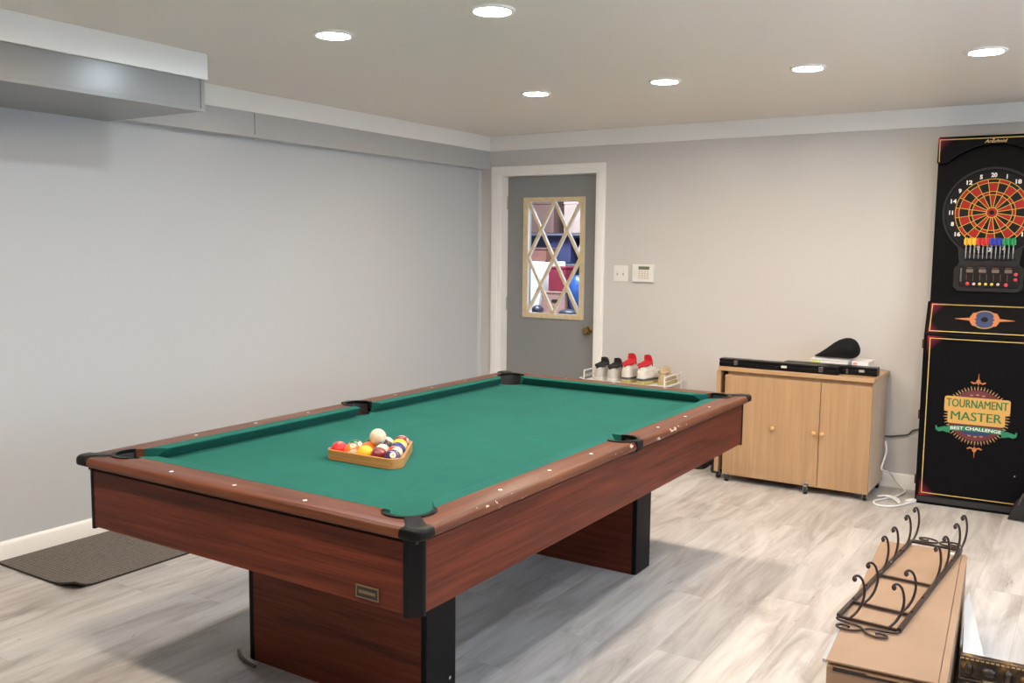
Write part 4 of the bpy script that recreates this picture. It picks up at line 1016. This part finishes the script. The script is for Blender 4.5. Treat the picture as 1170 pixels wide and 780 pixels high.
carton('storage_box','red toolbox standing on the pinkish carton behind the door glass',.105,1.14,1.068,.17,.20,.215,(.20,.014,.035),'box')
carton('storage_box','pinkish carton with a hand hole low behind the door glass',.085,1.14,.861,.24,.26,.205,(.34,.21,.185),hole=True)
ft = thing('mini_fridge','white fridge glowing behind the lower left door glass','fridge',(-.195,1.28,0))
MB().box(-.115,.115,-.19,.25,.03,1.32).build('body', mat('fridge enamel',(.88,.88,.88),.3), ft, bevel=.012)
MB().box(-.115,.115,-.225,-.192,.05,1.31).build('door', mat('fridge door',(.90,.90,.90),.3), ft, bevel=.010)
MB().box(-.105,-.09,-.250,-.225,.75,.95).build('handle', M['chrome'], ft, bevel=.004)
wb = thing('work_bench','low wooden bench behind the door glass under the cartons','bench',(0,0,0))
MB().box(-.070,.62,.82,1.42,.82,.86).build('bench_top', card2, wb, bevel=.004)
for x in (-.04,.58):
    for y in (.86,1.38): MB().box(x-.025,x+.025,y-.025,y+.025,0,.82).build('leg', card2, wb)
def blob(name, label, cat, c, r, col, rough=.5):
    b = MB(); rings = []
    for i in range(1,12):
        t = pi*i/12; rings.append([(r[0]*sin(t)*cos(2*pi*j/20)*(1+.08*sin(3*j)), r[1]*sin(t)*sin(2*pi*j/20), r[2]-r[2]*cos(t)) for j in range(20)])
    b.loft(rings); o = recalc(b.build(name, mat(label[:22], col, rough, var=.25, vscale=14), smooth=70)); o.location = c; return tag(o, label, cat)
blob('plastic_bag','bright blue plastic bag behind the right door glass','bag',(.30,1.08,.858),(.085,.09,.18),(.02,.07,.24),.3)
blob('plastic_bag','white plastic bag on the shelf behind the right door glass','bag',(.10,1.62,1.298),(.085,.10,.12),(.70,.78,.90),.3)
blob('helmet','dark helmet low behind the left door glass','helmet',(.0,.90,.858),(.05,.06,.046),(.03,.03,.05),.3)
blob('helmet','dark rounded cap low behind the right door glass','helmet',(.30,.90,.858),(.08,.06,.034),(.03,.04,.06),.4)

# ------------------------------------------------------------------ daylight
def area(name, loc, rot, sx, sy, e, c):
    l = bpy.data.lights.new(name, 'AREA'); l.shape = 'RECTANGLE'; l.size = sx; l.size_y = sy; l.energy = e; l.color = c
    o = bpy.data.objects.new(name, l); COL.objects.link(o); o.location = loc; o.rotation_euler = rot; return o
area('daylight_side_window', (XR+.20,(WY0+WY1)/2,(WZ0+WZ1)/2), (0,R(90),0), WZ1-WZ0, WY1-WY0, 70, (.62,.79,1))
area('daylight_beyond', (.5, .60, 2.55), (0,0,0), 1.6, .7, 130, (.82,.90,1))
w = bpy.data.worlds.new('sky'); SC.world = w; w.use_nodes = True
bg = w.node_tree.nodes['Background']; st = w.node_tree.nodes.new('ShaderNodeTexSky'); st.sky_type = 'NISHITA'; st.sun_disc = False; st.sun_elevation = R(35); st.sun_rotation = R(200)
w.node_tree.links.new(st.outputs[0], bg.inputs['Color']); bg.inputs['Strength'].default_value = .12

# ------------------------------------------------------------------ camera
f_px = 1049.6; yaw, pitch, roll = .57035, -.10318, .01146
cd = bpy.data.cameras.new('camera'); cd.sensor_fit = 'HORIZONTAL'; cd.sensor_width = 36; cd.lens = 36*f_px/1170; cd.clip_start = .05
cam = bpy.data.objects.new('camera', cd); COL.objects.link(cam); SC.camera = cam
fw_ = Vector((-sin(yaw)*cos(pitch), cos(yaw)*cos(pitch), sin(pitch))); r_ = Vector((cos(yaw), sin(yaw), 0)); u_ = r_.cross(fw_)
r2 = r_*cos(roll)+u_*sin(roll); u2 = -r_*sin(roll)+u_*cos(roll)
mw = Matrix.Identity(4)
for i in range(3): mw[i][0], mw[i][1], mw[i][2] = r2[i], u2[i], -fw_[i]
mw.translation = (4.14126,-5.96681,1.45506); cam.matrix_world = mw

vs = SC.view_settings; vs.view_transform = 'Standard'; vs.look = 'None'; vs.gamma = 1; vs.use_curve_mapping = False; vs.exposure = 0.0
SC.cycles.use_denoising = True; SC.cycles.max_bounces = 10; SC.cycles.diffuse_bounces = 6; SC.cycles.transmission_bounces = 6
SC.cycles.sample_clamp_indirect = 6
